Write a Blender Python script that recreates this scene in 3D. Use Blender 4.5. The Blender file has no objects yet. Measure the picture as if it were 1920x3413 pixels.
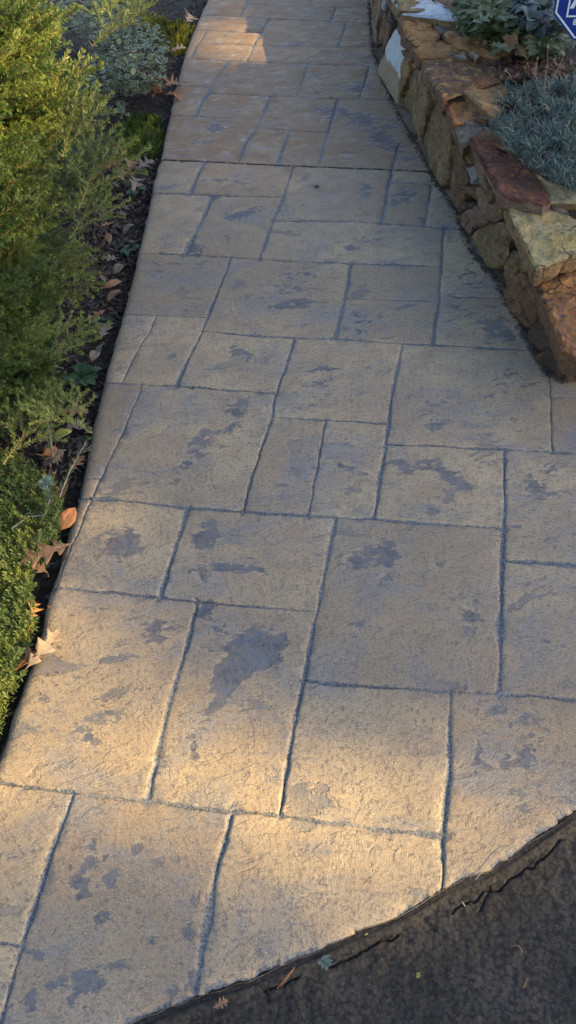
import bpy, bmesh, math, random
import numpy as np
from mathutils import Vector, Matrix, noise, geometry

rng = random.Random(11)
scene = bpy.context.scene
col = scene.collection
R = math.radians

# ------------------------------------------------------------------ camera
FOC, CX, CY, OS, HC = 2580.0, 960.0, 1706.5, 1.325, 1.5
PITCH, ROLL = R(49.165), R(5.396)
_cr, _sr = math.cos(ROLL), math.sin(ROLL)
_R = np.array([[_cr, -_sr, 0], [_sr, _cr, 0], [0, 0, 1]])
AX = np.array([_R @ np.array([1, 0, 0]),
               _R @ np.array([0, math.sin(PITCH), -math.cos(PITCH)]),
               _R @ np.array([0, math.cos(PITCH), math.sin(PITCH)])])
cam = bpy.data.cameras.new('camera')
cam.sensor_fit = 'VERTICAL'; cam.sensor_height = 36.0; cam.lens = FOC / 3413.0 * 36.0
cam.clip_start = 0.02; cam.clip_end = 2000
cam_ob = bpy.data.objects.new('camera', cam); col.objects.link(cam_ob)
_m = Matrix(AX.tolist()).to_4x4(); _m.translation = Vector((0, 0, HC)); cam_ob.matrix_world = _m
scene.camera = cam_ob

def ray(x, y):
    return AX @ np.array([(x * OS - CX) / FOC, -(y * OS - CY) / FOC, -1.0])
def at(x, y, z=0.0):
    """photo measurement (in a 1449 px wide copy) -> point of the place at height z"""
    d = ray(x, y); t = (z - HC) / d[2]
    return Vector((d[0] * t, d[1] * t, z))

# ------------------------------------------------------------------ light
SUN_AZ, SUN_EL = R(108.0), R(27.0)        # azimuth clockwise from +Y (walking direction)
SUND = Vector((math.sin(SUN_AZ) * math.cos(SUN_EL), math.cos(SUN_AZ) * math.cos(SUN_EL), math.sin(SUN_EL)))
world = bpy.data.worlds.new('World'); scene.world = world; world.use_nodes = True
wn = world.node_tree.nodes; wl = world.node_tree.links; wn.clear()
sky = wn.new('ShaderNodeTexSky'); sky.sky_type = 'NISHITA'; sky.sun_disc = False
sky.sun_elevation = SUN_EL; sky.sun_rotation = SUN_AZ
bg = wn.new('ShaderNodeBackground'); bg.inputs['Strength'].default_value = 0.125
wo = wn.new('ShaderNodeOutputWorld')
wl.new(sky.outputs[0], bg.inputs[0]); wl.new(bg.outputs[0], wo.inputs[0])
sl = bpy.data.lights.new('sun', 'SUN'); sl.energy = 5.0; sl.angle = R(0.55); sl.color = (1.0, 0.76, 0.33)
so = bpy.data.objects.new('sun', sl); col.objects.link(so)
so.rotation_euler = SUND.to_track_quat('Z', 'Y').to_euler(); so.location = SUND * 60
scene.view_settings.view_transform = 'Standard'; scene.view_settings.look = 'None'
scene.cycles.use_denoising = True; scene.cycles.max_bounces = 6; scene.render.filter_size = 0.95
scene.view_settings.gamma = 1.0; scene.view_settings.exposure = 1.5

# ------------------------------------------------------------------ helpers
def tag(o, label=None, cat=None, group=None, kind=None):
    if label: o['label'] = label
    if cat: o['category'] = cat
    if group: o['group'] = group
    if kind: o['kind'] = kind
    return o
def mesh_ob(name, verts, faces, mats, parent=None, midx=None, smooth=False):
    me = bpy.data.meshes.new(name); me.from_pydata([tuple(v) for v in verts], [], faces); me.update()
    for m in (mats if isinstance(mats, (list, tuple)) else [mats]): me.materials.append(m)
    if midx is not None: me.polygons.foreach_set('material_index', midx)
    if smooth: me.polygons.foreach_set('use_smooth', [True] * len(me.polygons))
    o = bpy.data.objects.new(name, me); col.objects.link(o)
    if parent: o.parent = parent
    return o
def empty(name, loc=(0, 0, 0)):
    o = bpy.data.objects.new(name, None); col.objects.link(o); o.location = loc; o.empty_display_size = .05
    return o
class MB:
    """collects geometry of one part"""
    def __init__(s): s.v = []; s.f = []; s.m = []
    def add(s, verts, faces, m=0):
        b = len(s.v); s.v.extend([tuple(q) for q in verts]); s.f.extend([tuple(b + i for i in f) for f in faces]); s.m.extend([m] * len(faces))
    def tube(s, pts, r0, r1, n=5, m=0):
        pts = [Vector(p) for p in pts]; ring = []; k = len(pts)
        for i, p in enumerate(pts):
            t = (pts[min(i + 1, k - 1)] - pts[max(i - 1, 0)]).normalized()
            a = t.cross(Vector((.31, .2, .93))).normalized(); b = t.cross(a); r = r0 + (r1 - r0) * i / max(k - 1, 1)
            ring += [p + (a * math.cos(2 * math.pi * j / n) + b * math.sin(2 * math.pi * j / n)) * r for j in range(n)]
        f = [(i * n + j, i * n + (j + 1) % n, (i + 1) * n + (j + 1) % n, (i + 1) * n + j) for i in range(k - 1) for j in range(n)]
        f.append(tuple(range(n - 1, -1, -1))); f.append(tuple((k - 1) * n + j for j in range(n)))
        s.add(ring, f, m)
    def build(s, name, mats, parent=None, smooth=False):
        return mesh_ob(name, s.v, s.f, mats, parent, s.m, smooth)
def link_copy(o, parent=None, name=None):
    c = o.copy(); col.objects.link(c); c.parent = parent
    if name: c.name = name
    return c

# ------------------------------------------------------------------ materials
class NT:
    def __init__(s, name, rough=0.85):
        s.mat = bpy.data.materials.new(name); s.mat.use_nodes = True
        s.n = s.mat.node_tree.nodes; s.l = s.mat.node_tree.links
        s.b = s.n['Principled BSDF']; s.b.inputs['Roughness'].default_value = rough
        s.geo = s.n.new('ShaderNodeNewGeometry')
    def pos(s, scale=(1, 1, 1)):
        m = s.n.new('ShaderNodeMapping'); m.inputs['Scale'].default_value = scale
        s.l.new(s.geo.outputs['Position'], m.inputs['Vector']); return m.outputs[0]
    def objpos(s):
        t = s.n.new('ShaderNodeTexCoord'); return t.outputs['Object']
    def noise(s, sc, det=4, rough=.6, vec=None, dist=0.0):
        t = s.n.new('ShaderNodeTexNoise'); t.inputs['Scale'].default_value = sc; t.inputs['Detail'].default_value = det
        t.inputs['Roughness'].default_value = rough; t.inputs['Distortion'].default_value = dist
        s.l.new(vec if vec is not None else s.geo.outputs['Position'], t.inputs['Vector']); return t.outputs['Fac']
    def vor(s, sc, feat='F1', out='Distance'):
        t = s.n.new('ShaderNodeTexVoronoi'); t.inputs['Scale'].default_value = sc; t.feature = feat
        s.l.new(s.geo.outputs['Position'], t.inputs['Vector']); return t.outputs[out]
    def ramp(s, x, a, b, lo=0.0, hi=1.0):
        t = s.n.new('ShaderNodeMapRange'); t.interpolation_type = 'SMOOTHSTEP'
        for i, v in zip((1, 2, 3, 4), (a, b, lo, hi)): t.inputs[i].default_value = v
        s.l.new(x, t.inputs[0]); return t.outputs[0]
    def math(s, op, a, b=None, c=None):
        t = s.n.new('ShaderNodeMath'); t.operation = op
        for i, v in enumerate((a, b, c)):
            if v is None: continue
            if isinstance(v, (int, float)): t.inputs[i].default_value = v
            else: s.l.new(v, t.inputs[i])
        return t.outputs[0]
    def attr(s, name):
        t = s.n.new('ShaderNodeAttribute'); t.attribute_name = name; return t.outputs['Fac']
    def rand(s):
        t = s.n.new('ShaderNodeObjectInfo'); return t.outputs['Random']
    def island(s): return s.geo.outputs['Random Per Island']
    def mix(s, f, a, b, mode='MIX'):
        t = s.n.new('ShaderNodeMix'); t.data_type = 'RGBA'; t.blend_type = mode
        if isinstance(f, (int, float)): t.inputs[0].default_value = f
        else: s.l.new(f, t.inputs[0])
        for i, v in ((6, a), (7, b)):
            if isinstance(v, tuple): t.inputs[i].default_value = (*v, 1)
            else: s.l.new(v, t.inputs[i])
        return t.outputs[2]
    def bump(s, h, strength=.5, dist=.003, prev=None):
        t = s.n.new('ShaderNodeBump'); t.inputs['Strength'].default_value = strength; t.inputs['Distance'].default_value = dist
        s.l.new(h, t.inputs['Height'])
        if prev is not None: s.l.new(prev, t.inputs['Normal'])
        return t.outputs[0]
    def done(s, colour, normal=None, rough=None):
        if isinstance(colour, tuple): s.b.inputs['Base Color'].default_value = (*colour, 1)
        else: s.l.new(colour, s.b.inputs['Base Color'])
        if normal is not None: s.l.new(normal, s.b.inputs['Normal'])
        if rough is not None: s.l.new(rough, s.b.inputs['Roughness'])
        return s.mat

def concrete_mat():
    t = NT('stamped_concrete', .75)
    big = t.noise(2.3, 3); mid = t.noise(14, 6, .65); fine = t.noise(115, 3, .75); grit = t.noise(290, 2, .8); peb = t.noise(58, 4, .75)
    r = t.rand()
    tone = t.math('ADD', big, t.math('MULTIPLY', t.math('SUBTRACT', r, .5), .45))
    c = t.mix(t.ramp(tone, .25, .75), (.335, .235, .145), (.48, .345, .205))
    c = t.mix(t.ramp(mid, .42, .72, 0, .6), c, (.285, .20, .135))
    # broad grey clouding of the release colour
    mott = t.noise(4.6, 7, .72, t.pos((.8, 1.2, 1)), .7)
    c = t.mix(t.ramp(mott, .46, .66, 0, .68), c, (.205, .20, .205))
    # speckle of the coloured cement
    c = t.mix(t.ramp(peb, .54, .66, 0, .7), c, (.20, .15, .11))
    c = t.mix(t.ramp(fine, .50, .64, 0, .75), c, (.18, .135, .10))
    c = t.mix(t.ramp(grit, .54, .68, 0, .6), c, (.12, .10, .085))
    c = t.mix(t.ramp(grit, .44, .32, 0, .5), c, (.60, .48, .34))
    # weathered rust brown and chalky bloom on the far, older pour
    w = t.attr('weather')
    streak = t.noise(7, 7, .70, t.pos((.85, 1.15, 1)), .4)
    c = t.mix(t.math('MULTIPLY', w, t.ramp(streak, .34, .60, .25, .95)), c, (.265, .155, .082))
    c = t.mix(t.math('MULTIPLY', w, t.ramp(t.noise(17, 6, .7), .56, .7, 0, .7)), c, (.10, .075, .06))
    bl = t.noise(13, 7, .74, t.pos((.85, 1.2, 1)), .3)
    c = t.mix(t.math('MULTIPLY', w, t.ramp(bl, .53, .68, 0, .55)), c, (.42, .38, .35))
    # grey release agent left in the low, flaked spots of the stamp
    terr = t.noise(7.5, 7, .66, t.pos((.8, 1.35, 1)), .5)
    low = t.math('MULTIPLY', t.ramp(terr, .405, .375), t.ramp(t.noise(2.6, 2), .40, .55))
    sn = t.noise(30, 7, .78, t.pos((.75, 1.25, 1)), .35)
    s1 = t.math('ADD', t.attr('stain'), t.math('MULTIPLY', t.math('SUBTRACT', sn, .5), 2.3))
    st = t.math('MULTIPLY', t.ramp(s1, .24, .50), t.ramp(t.attr('stain'), .03, .14))
    rim = t.math('MULTIPLY', t.math('MULTIPLY', t.ramp(s1, .14, .28), t.ramp(s1, .40, .32)), t.ramp(t.attr('stain'), .1, .4))
    c = t.mix(t.math('MULTIPLY', rim, .35), c, (.56, .44, .31)); stn = st
    fleck = t.noise(34, 6, .78, t.pos((.7, 1.6, 1)), .8)
    fl = t.math('MULTIPLY', t.ramp(fleck, .565, .615), t.ramp(mott, .42, .56))
    st = t.math('MAXIMUM', st, t.math('MAXIMUM', t.math('MULTIPLY', fl, .8), t.math('MULTIPLY', low, .75)))
    worn = t.ramp(t.math('ADD', t.math('MULTIPLY', fine, .55), t.math('MULTIPLY', peb, .45)), .42, .58, 1.0, .55)
    sc = t.mix(t.ramp(mid, .35, .65), (.05, .062, .09), (.125, .138, .165))
    c = t.mix(t.math('MULTIPLY', t.math('MULTIPLY', st, worn), .9), c, sc)
    # pressed joints: grey, gritty
    j = t.math('ADD', t.attr('joint'), t.math('MULTIPLY', t.math('SUBTRACT', t.noise(75, 5, .75), .5), 1.0))
    jf = t.math('MULTIPLY', t.ramp(j, .16, .50), t.ramp(t.attr('joint'), .03, .16))
    jc = t.mix(t.ramp(t.noise(210, 3, .8), .42, .62), (.065, .072, .085), (.25, .25, .25))
    c = t.mix(t.math('MULTIPLY', jf, .9), c, jc)
    c = t.mix(t.ramp(t.math('ADD', t.attr('fringe'), t.math('MULTIPLY', t.math('SUBTRACT', peb, .5), .5)), .3, .8, 0, .92), c, (.035, .032, .028))
    h = t.math('ADD', t.math('MULTIPLY', t.ramp(terr, .375, .415), .9), t.math('MULTIPLY', t.ramp(terr, .53, .56), .6))
    h = t.math('ADD', h, t.math('MULTIPLY', peb, .5)); h = t.math('ADD', h, t.math('MULTIPLY', fine, .45)); h = t.math('ADD', h, t.math('MULTIPLY', grit, .45)); h = t.math('SUBTRACT', h, t.math('MULTIPLY', stn, .7))
    nrm = t.bump(h, .6, .0035)
    return t.done(c, nrm, t.ramp(mid, .3, .7, .62, .85))
def asphalt_mat():
    t = NT('asphalt', .9); t.b.inputs['Specular IOR Level'].default_value = .25
    n1 = t.noise(7, 4); n2 = t.noise(140, 3, .7)
    c = t.mix(t.ramp(n1, .35, .7), (.048, .038, .030), (.076, .060, .047))
    c = t.mix(t.ramp(n2, .58, .74, 0, .6), c, (.13, .11, .095))
    c = t.mix(t.attr('tar'), c, (.034, .029, .027))
    vv = t.vor(130); c = t.mix(t.ramp(vv, .40, .75, 0, .65), c, (.014, .012, .010))
    c = t.mix(t.ramp(t.noise(260, 2, .8), .60, .70, 0, .55), c, (.17, .145, .12))
    nrm = t.bump(vv, -.8, .007); nrm = t.bump(n2, .5, .004, nrm); nrm = t.bump(t.noise(45, 4, .6), .35, .006, nrm)
    return t.done(c, nrm)
def soil_mat(name, a, b):
    t = NT(name, .95); n1 = t.noise(25, 6, .7)
    return t.done(t.mix(t.ramp(n1, .35, .65), a, b), t.bump(t.noise(60, 5, .7), .9, .015))
def stone_mat(name, a, b, c_, sc=9, dark=(.07, .055, .05)):
    t = NT(name, .8)
    o = t.objpos()
    m = t.n.new('ShaderNodeMapping'); t.l.new(t.geo.outputs['Position'], m.inputs[0])
    n1 = t.noise(sc * 1.25, 8, .72, m.outputs[0], .25); n2 = t.noise(sc * 2.9, 7, .75, m.outputs[0], .3); n3 = t.noise(160, 4, .7)
    k = t.mix(t.ramp(n1, .45, .54), a, b)
    k = t.mix(t.ramp(n2, .53, .58, 0, .85), k, c_)
    k = t.mix(t.ramp(t.noise(sc * 4.5, 6, .78, None, .3), .57, .63, 0, .8), k, dark)
    k = t.mix(t.ramp(n3, .5, .75, 0, .45), k, dark)
    cr = t.n.new('ShaderNodeTexVoronoi'); cr.feature = 'DISTANCE_TO_EDGE'; cr.inputs['Scale'].default_value = 7
    dv = t.n.new('ShaderNodeMixRGB'); dv.inputs[0].default_value = .12; t.l.new(t.geo.outputs['Position'], dv.inputs[1])
    nz = t.n.new('ShaderNodeTexNoise'); nz.inputs['Scale'].default_value = 9; nz.inputs['Detail'].default_value = 6; t.l.new(t.geo.outputs['Position'], nz.inputs[0]); t.l.new(nz.outputs['Color'], dv.inputs[2]); t.l.new(dv.outputs[0], cr.inputs[0])
    crk = t.math('MULTIPLY', t.ramp(cr.outputs['Distance'], .022, .006), t.ramp(t.noise(5, 2), .5, .6)); k = t.mix(t.math('MULTIPLY', crk, .8), k, (.03, .025, .022))
    h = t.math('ADD', t.noise(22, 6, .65, t.pos((1, 1, 3.0)), .4), t.math('MULTIPLY', n3, .18)); h = t.math('SUBTRACT', h, t.math('MULTIPLY', crk, .25))
    nrm = t.bump(h, 1.0, .035)
    return t.done(k, nrm)
def leaf_mat(name, a, b, rough=.5, trans=.25, tip=None):
    t = NT(name, rough)
    k = t.mix(t.island(), a, b)
    if tip: k = t.mix(t.ramp(t.noise(8, 2), .5, .62, 0, .8), k, tip)
    t.done(k)
    ad = t.n.new('ShaderNodeMixShader'); ad.inputs[0].default_value = trans
    tr = t.n.new('ShaderNodeBsdfTranslucent'); t.l.new(k, tr.inputs[0])
    t.l.new(t.b.outputs[0], ad.inputs[1]); t.l.new(tr.outputs[0], ad.inputs[2])
    t.l.new(ad.outputs[0], t.n['Material Output'].inputs[0])
    return t.mat
def plain(name, c, rough=.6, var=None):
    t = NT(name, rough)
    k = t.mix(t.ramp(t.noise(60, 4, .65), .35, .65), c, var or tuple(x * .7 for x in c))
    return t.done(k)
def dry_leaf_mat(name, a, b):
    t = NT(name, .65)
    k = t.mix(t.ramp(t.noise(30, 5, .6), .35, .65), a, b)
    k = t.mix(t.ramp(t.noise(120, 4, .7), .58, .72, 0, .6), k, tuple(x * .4 for x in a))
    return t.done(k, t.bump(t.noise(70, 4), .5, .004))

M = {}
M['concrete'] = concrete_mat()
M['asphalt'] = asphalt_mat()
M['soil'] = soil_mat('bed_soil', (.022, .017, .013), (.05, .037, .028))
M['lawn'] = soil_mat('distant_ground', (.05, .055, .03), (.075, .07, .04))
M['mulch'] = leaf_mat('bark_mulch', (.03, .021, .016), (.13, .095, .075), .9, 0.0)
M['bark'] = plain('twig_bark', (.30, .17, .08), .8, (.19, .10, .05))
M['greybark'] = plain('grey_bark', (.26, .22, .19), .85, (.13, .11, .09))
M['needle'] = leaf_mat('spruce_needle', (.04, .085, .02), (.12, .18, .042), .4, .2)
M['needle2'] = leaf_mat('spruce_needle_dark', (.03, .065, .02), (.085, .13, .04), .45, .2)
M['blue_needle'] = leaf_mat('blue_spruce_needle', (.11, .19, .19), (.22, .33, .33), .5, .15)
M['phlox'] = leaf_mat('creeping_phlox_leaf', (.06, .11, .028), (.20, .25, .065), .5, .3, (.25, .27, .06))
M['euo_green'] = leaf_mat('variegated_leaf_green', (.045, .080, .042), (.10, .145, .08), .35, .15)
M['euo_cream'] = leaf_mat('variegated_leaf_margin', (.33, .34, .17), (.50, .48, .28), .4, .15)
M['sedum'] = leaf_mat('golden_stonecrop', (.09, .11, .015), (.25, .23, .02), .4, .2, (.60, .47, .02))
M['sedum2'] = leaf_mat('green_stonecrop', (.04, .08, .012), (.12, .165, .02), .4, .2, (.34, .33, .03))
M['weed'] = leaf_mat('weed_leaf', (.028, .065, .03), (.06, .11, .05), .4, .2)
M['dianthus'] = leaf_mat('blue_grey_blade', (.07, .105, .09), (.17, .215, .185), .6, .12)
M['straw'] = plain('dry_stem', (.42, .33, .22), .8)
M['shrub'] = leaf_mat('shrub_leaf_green', (.05, .075, .022), (.135, .15, .05), .45, .22)
M['shrub_o'] = leaf_mat('shrub_leaf_orange', (.17, .085, .03), (.28, .17, .06), .5, .25)
M['shrub_d'] = leaf_mat('shrub_leaf_dark', (.06, .075, .032), (.13, .14, .065), .45, .2)
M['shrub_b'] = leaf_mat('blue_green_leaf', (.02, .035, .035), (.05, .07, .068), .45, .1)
M['redcover'] = leaf_mat('red_brown_leaf', (.075, .035, .028), (.20, .10, .065), .55, .15, (.10, .09, .03))
M['oak'] = dry_leaf_mat('oak_leaf_brown', (.31, .17, .09), (.21, .11, .058))
M['oakpale'] = dry_leaf_mat('oak_leaf_pale', (.36, .255, .17), (.28, .19, .12))
M['oakorange'] = dry_leaf_mat('oak_leaf_orange', (.38, .15, .05), (.25, .10, .04))
M['oakgrey'] = dry_leaf_mat('leaf_grey', (.22, .165, .125), (.13, .095, .07))
M['yellowleaf'] = dry_leaf_mat('leaf_yellow', (.30, .26, .05), (.18, .20, .05))
M['bark_tree'] = plain('tree_bark', (.12, .09, .07), .9)
M['canopy'] = leaf_mat('tree_leaf', (.04, .07, .02), (.09, .12, .04), .5, .1)
M['blue'] = plain('sign_blue', (.008, .035, .22), .35, (.007, .030, .20))
M['white'] = plain('sign_white', (.72, .74, .78), .4, (.66, .68, .72))
M['metal'] = plain('stake_metal', (.35, .35, .36), .4)
SM = {
 'rust': stone_mat('stone_rust', (0.448, 0.200, 0.053), (0.336, 0.130, 0.037), (0.146, 0.070, 0.041), 9),
 'orange': stone_mat('stone_orange', (0.493, 0.250, 0.074), (0.403, 0.185, 0.053), (0.168, 0.095, 0.057), 7),
 'darkrust': stone_mat('stone_dark_rust', (0.134, 0.070, 0.039), (0.246, 0.115, 0.045), (0.515, 0.280, 0.074), 11),
 'white': stone_mat('stone_white', (.62, .64, .66), (.52, .55, .58), (.44, .40, .36), 6, (.30, .27, .24)),
 'cream': stone_mat('stone_cream', (0.616, 0.460, 0.246), (0.538, 0.400, 0.213), (0.403, 0.310, 0.180), 9, (0.168, 0.130, 0.082)),
 'yellow': stone_mat('stone_yellow_lichen', (0.504, 0.340, 0.115), (0.515, 0.380, 0.180), (0.381, 0.270, 0.098), 10, (0.078, 0.065, 0.049)),
 'red': stone_mat('stone_red', (0.185, 0.060, 0.030), (0.123, 0.045, 0.026), (0.381, 0.130, 0.041), 12, (0.067, 0.036, 0.025)),
 'tan': stone_mat('stone_tan', (0.403, 0.240, 0.094), (0.314, 0.170, 0.066), (0.224, 0.130, 0.061), 10),
 'olive': stone_mat('stone_olive', (0.302, 0.200, 0.082), (0.224, 0.140, 0.061), (0.381, 0.260, 0.115), 8),
 'brown': stone_mat('stone_brown', (0.235, 0.115, 0.049), (0.168, 0.085, 0.041), (0.314, 0.165, 0.066), 10),
 'dark': stone_mat('stone_dark', (0.112, 0.062, 0.034), (0.078, 0.046, 0.028), (0.179, 0.100, 0.049), 10, (0.045, 0.033, 0.025)),
 'mauve': stone_mat('stone_mauve', (0.325, 0.190, 0.115), (0.246, 0.140, 0.086), (0.224, 0.135, 0.070), 9),
 'grey': stone_mat('stone_grey', (0.235, 0.170, 0.111), (0.157, 0.110, 0.074), (0.336, 0.270, 0.180), 12),
 'bluegrey': stone_mat('stone_pale_blue', (.38, .38, .35), (.31, .31, .29), (.25, .24, .2), 10, (.16, .15, .13)),
}
def twotone():
    t = NT('stone_white_over_brown', .8)
    z = t.n.new('ShaderNodeSeparateXYZ'); t.l.new(t.geo.outputs['Position'], z.inputs[0])
    k = t.math('ADD', z.outputs[2], t.math('MULTIPLY', t.math('SUBTRACT', t.noise(16, 4), .5), .05))
    c = t.mix(t.ramp(k, .125, .133), (.25, .18, .105), (.42, .45, .47))
    c = t.mix(t.ramp(t.noise(30, 6, .7), .45, .7, 0, .5), c, (.22, .19, .15))
    return t.done(c, t.bump(t.noise(40, 6), .4, .006))
SM['twotone'] = twotone()

# ------------------------------------------------------------------ ground
def sheet(name, xs, ys, zf, mat, **kw):
    v = [(x, y, zf(x, y)) for y in ys for x in xs]; nx = len(xs)
    f = [(j * nx + i, j * nx + i + 1, (j + 1) * nx + i + 1, (j + 1) * nx + i) for j in range(len(ys) - 1) for i in range(nx - 1)]
    o = mesh_ob(name, v, f, mat, smooth=True); tag(o, **kw); return o
sheet('ground', [-400, -60, -10, 10, 60, 400], [-400, -60, -10, 10, 60, 400], lambda x, y: -.16, M['lawn'], kind='structure',
      label='open ground stretching away around the garden', cat='ground')

LEFT = [(520, 0), (500, 43), (482, 85), (467, 125), (455, 165), (440, 225), (425, 290), (410, 360), (401, 402), (387, 450), (371, 528), (345, 638), (320, 743), (300, 813), (277, 893), (260, 960), (247, 1008), (234, 1068), (215, 1165), (199, 1235), (180, 1306), (163, 1368), (137, 1455), (119, 1510), (98, 1600), (74, 1670), (50, 1738), (21, 1826), (0, 1890)]
LEFT = [at(*p).xy for p in LEFT]
LEFT = [Vector(p) for p in ((.75, 7.7), (.36, 6.9), (.02, 6.1))] + LEFT + [Vector(p) for p in ((-.685, .55), (-.72, .35), (-.75, .14))]
ASP = [(330, 2576), (425, 2537), (500, 2507), (625, 2466), (724, 2424), (799, 2391), (874, 2357), (944, 2325), (1034, 2287), (1124, 2232), (1225, 2193), (1285, 2158), (1374, 2093), (1449, 2043)]
ASP = [at(*p).xy for p in ASP]
ASP = [Vector((-6, .08)), Vector((-1.2, .12)), Vector((-.75, .14)), Vector((-.55, .170))] + ASP + [Vector(p) for p in ((.62, .57), (.8, .69), (1.1, .92), (1.5, 1.24), (2.1, 1.70), (3.0, 2.3), (6, 3.2))]
_ax = np.array([p.x for p in ASP]); _ay = np.array([p.y for p in ASP])
def bnd(x): return float(np.interp(x, _ax, _ay))
WB = [(931, 0), (936, 65), (942, 125), (959, 175), (984, 240), (999, 272), (1019, 310), (1054, 370), (1083, 425), (1101, 462), (1124, 490), (1158, 548), (1173, 593), (1203, 648), (1248, 703), (1278, 753), (1323, 838), (1358, 898), (1378, 933), (1413, 960)]
WB = [at(*p).xy for p in WB]                       # foot of the stone wall, far to near
WBX = [Vector((1.45, 6.9)), Vector((1.0, 6.0))] + WB

_ly = np.array([p.y for p in LEFT][::-1]); _lx = np.array([p.x for p in LEFT][::-1])
def left_x(y): return float(np.interp(y, _ly, _lx))

def bedz(x, y):
    return -.055 + .018 * noise.fractal(Vector((x * 5, y * 5, 3)), 1, 2, 3) - .02 * min(1, max(0, (.35 - y) / .3))
sheet('planting_bed_left', list(np.linspace(-3.2, -.95, 26)) + list(np.linspace(-.9, .9, 62)), list(np.linspace(.1, 7.7, 150)), bedz, M['soil'], kind='structure',
      label='dark mulched planting bed left of the path', cat='flower bed')

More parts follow.
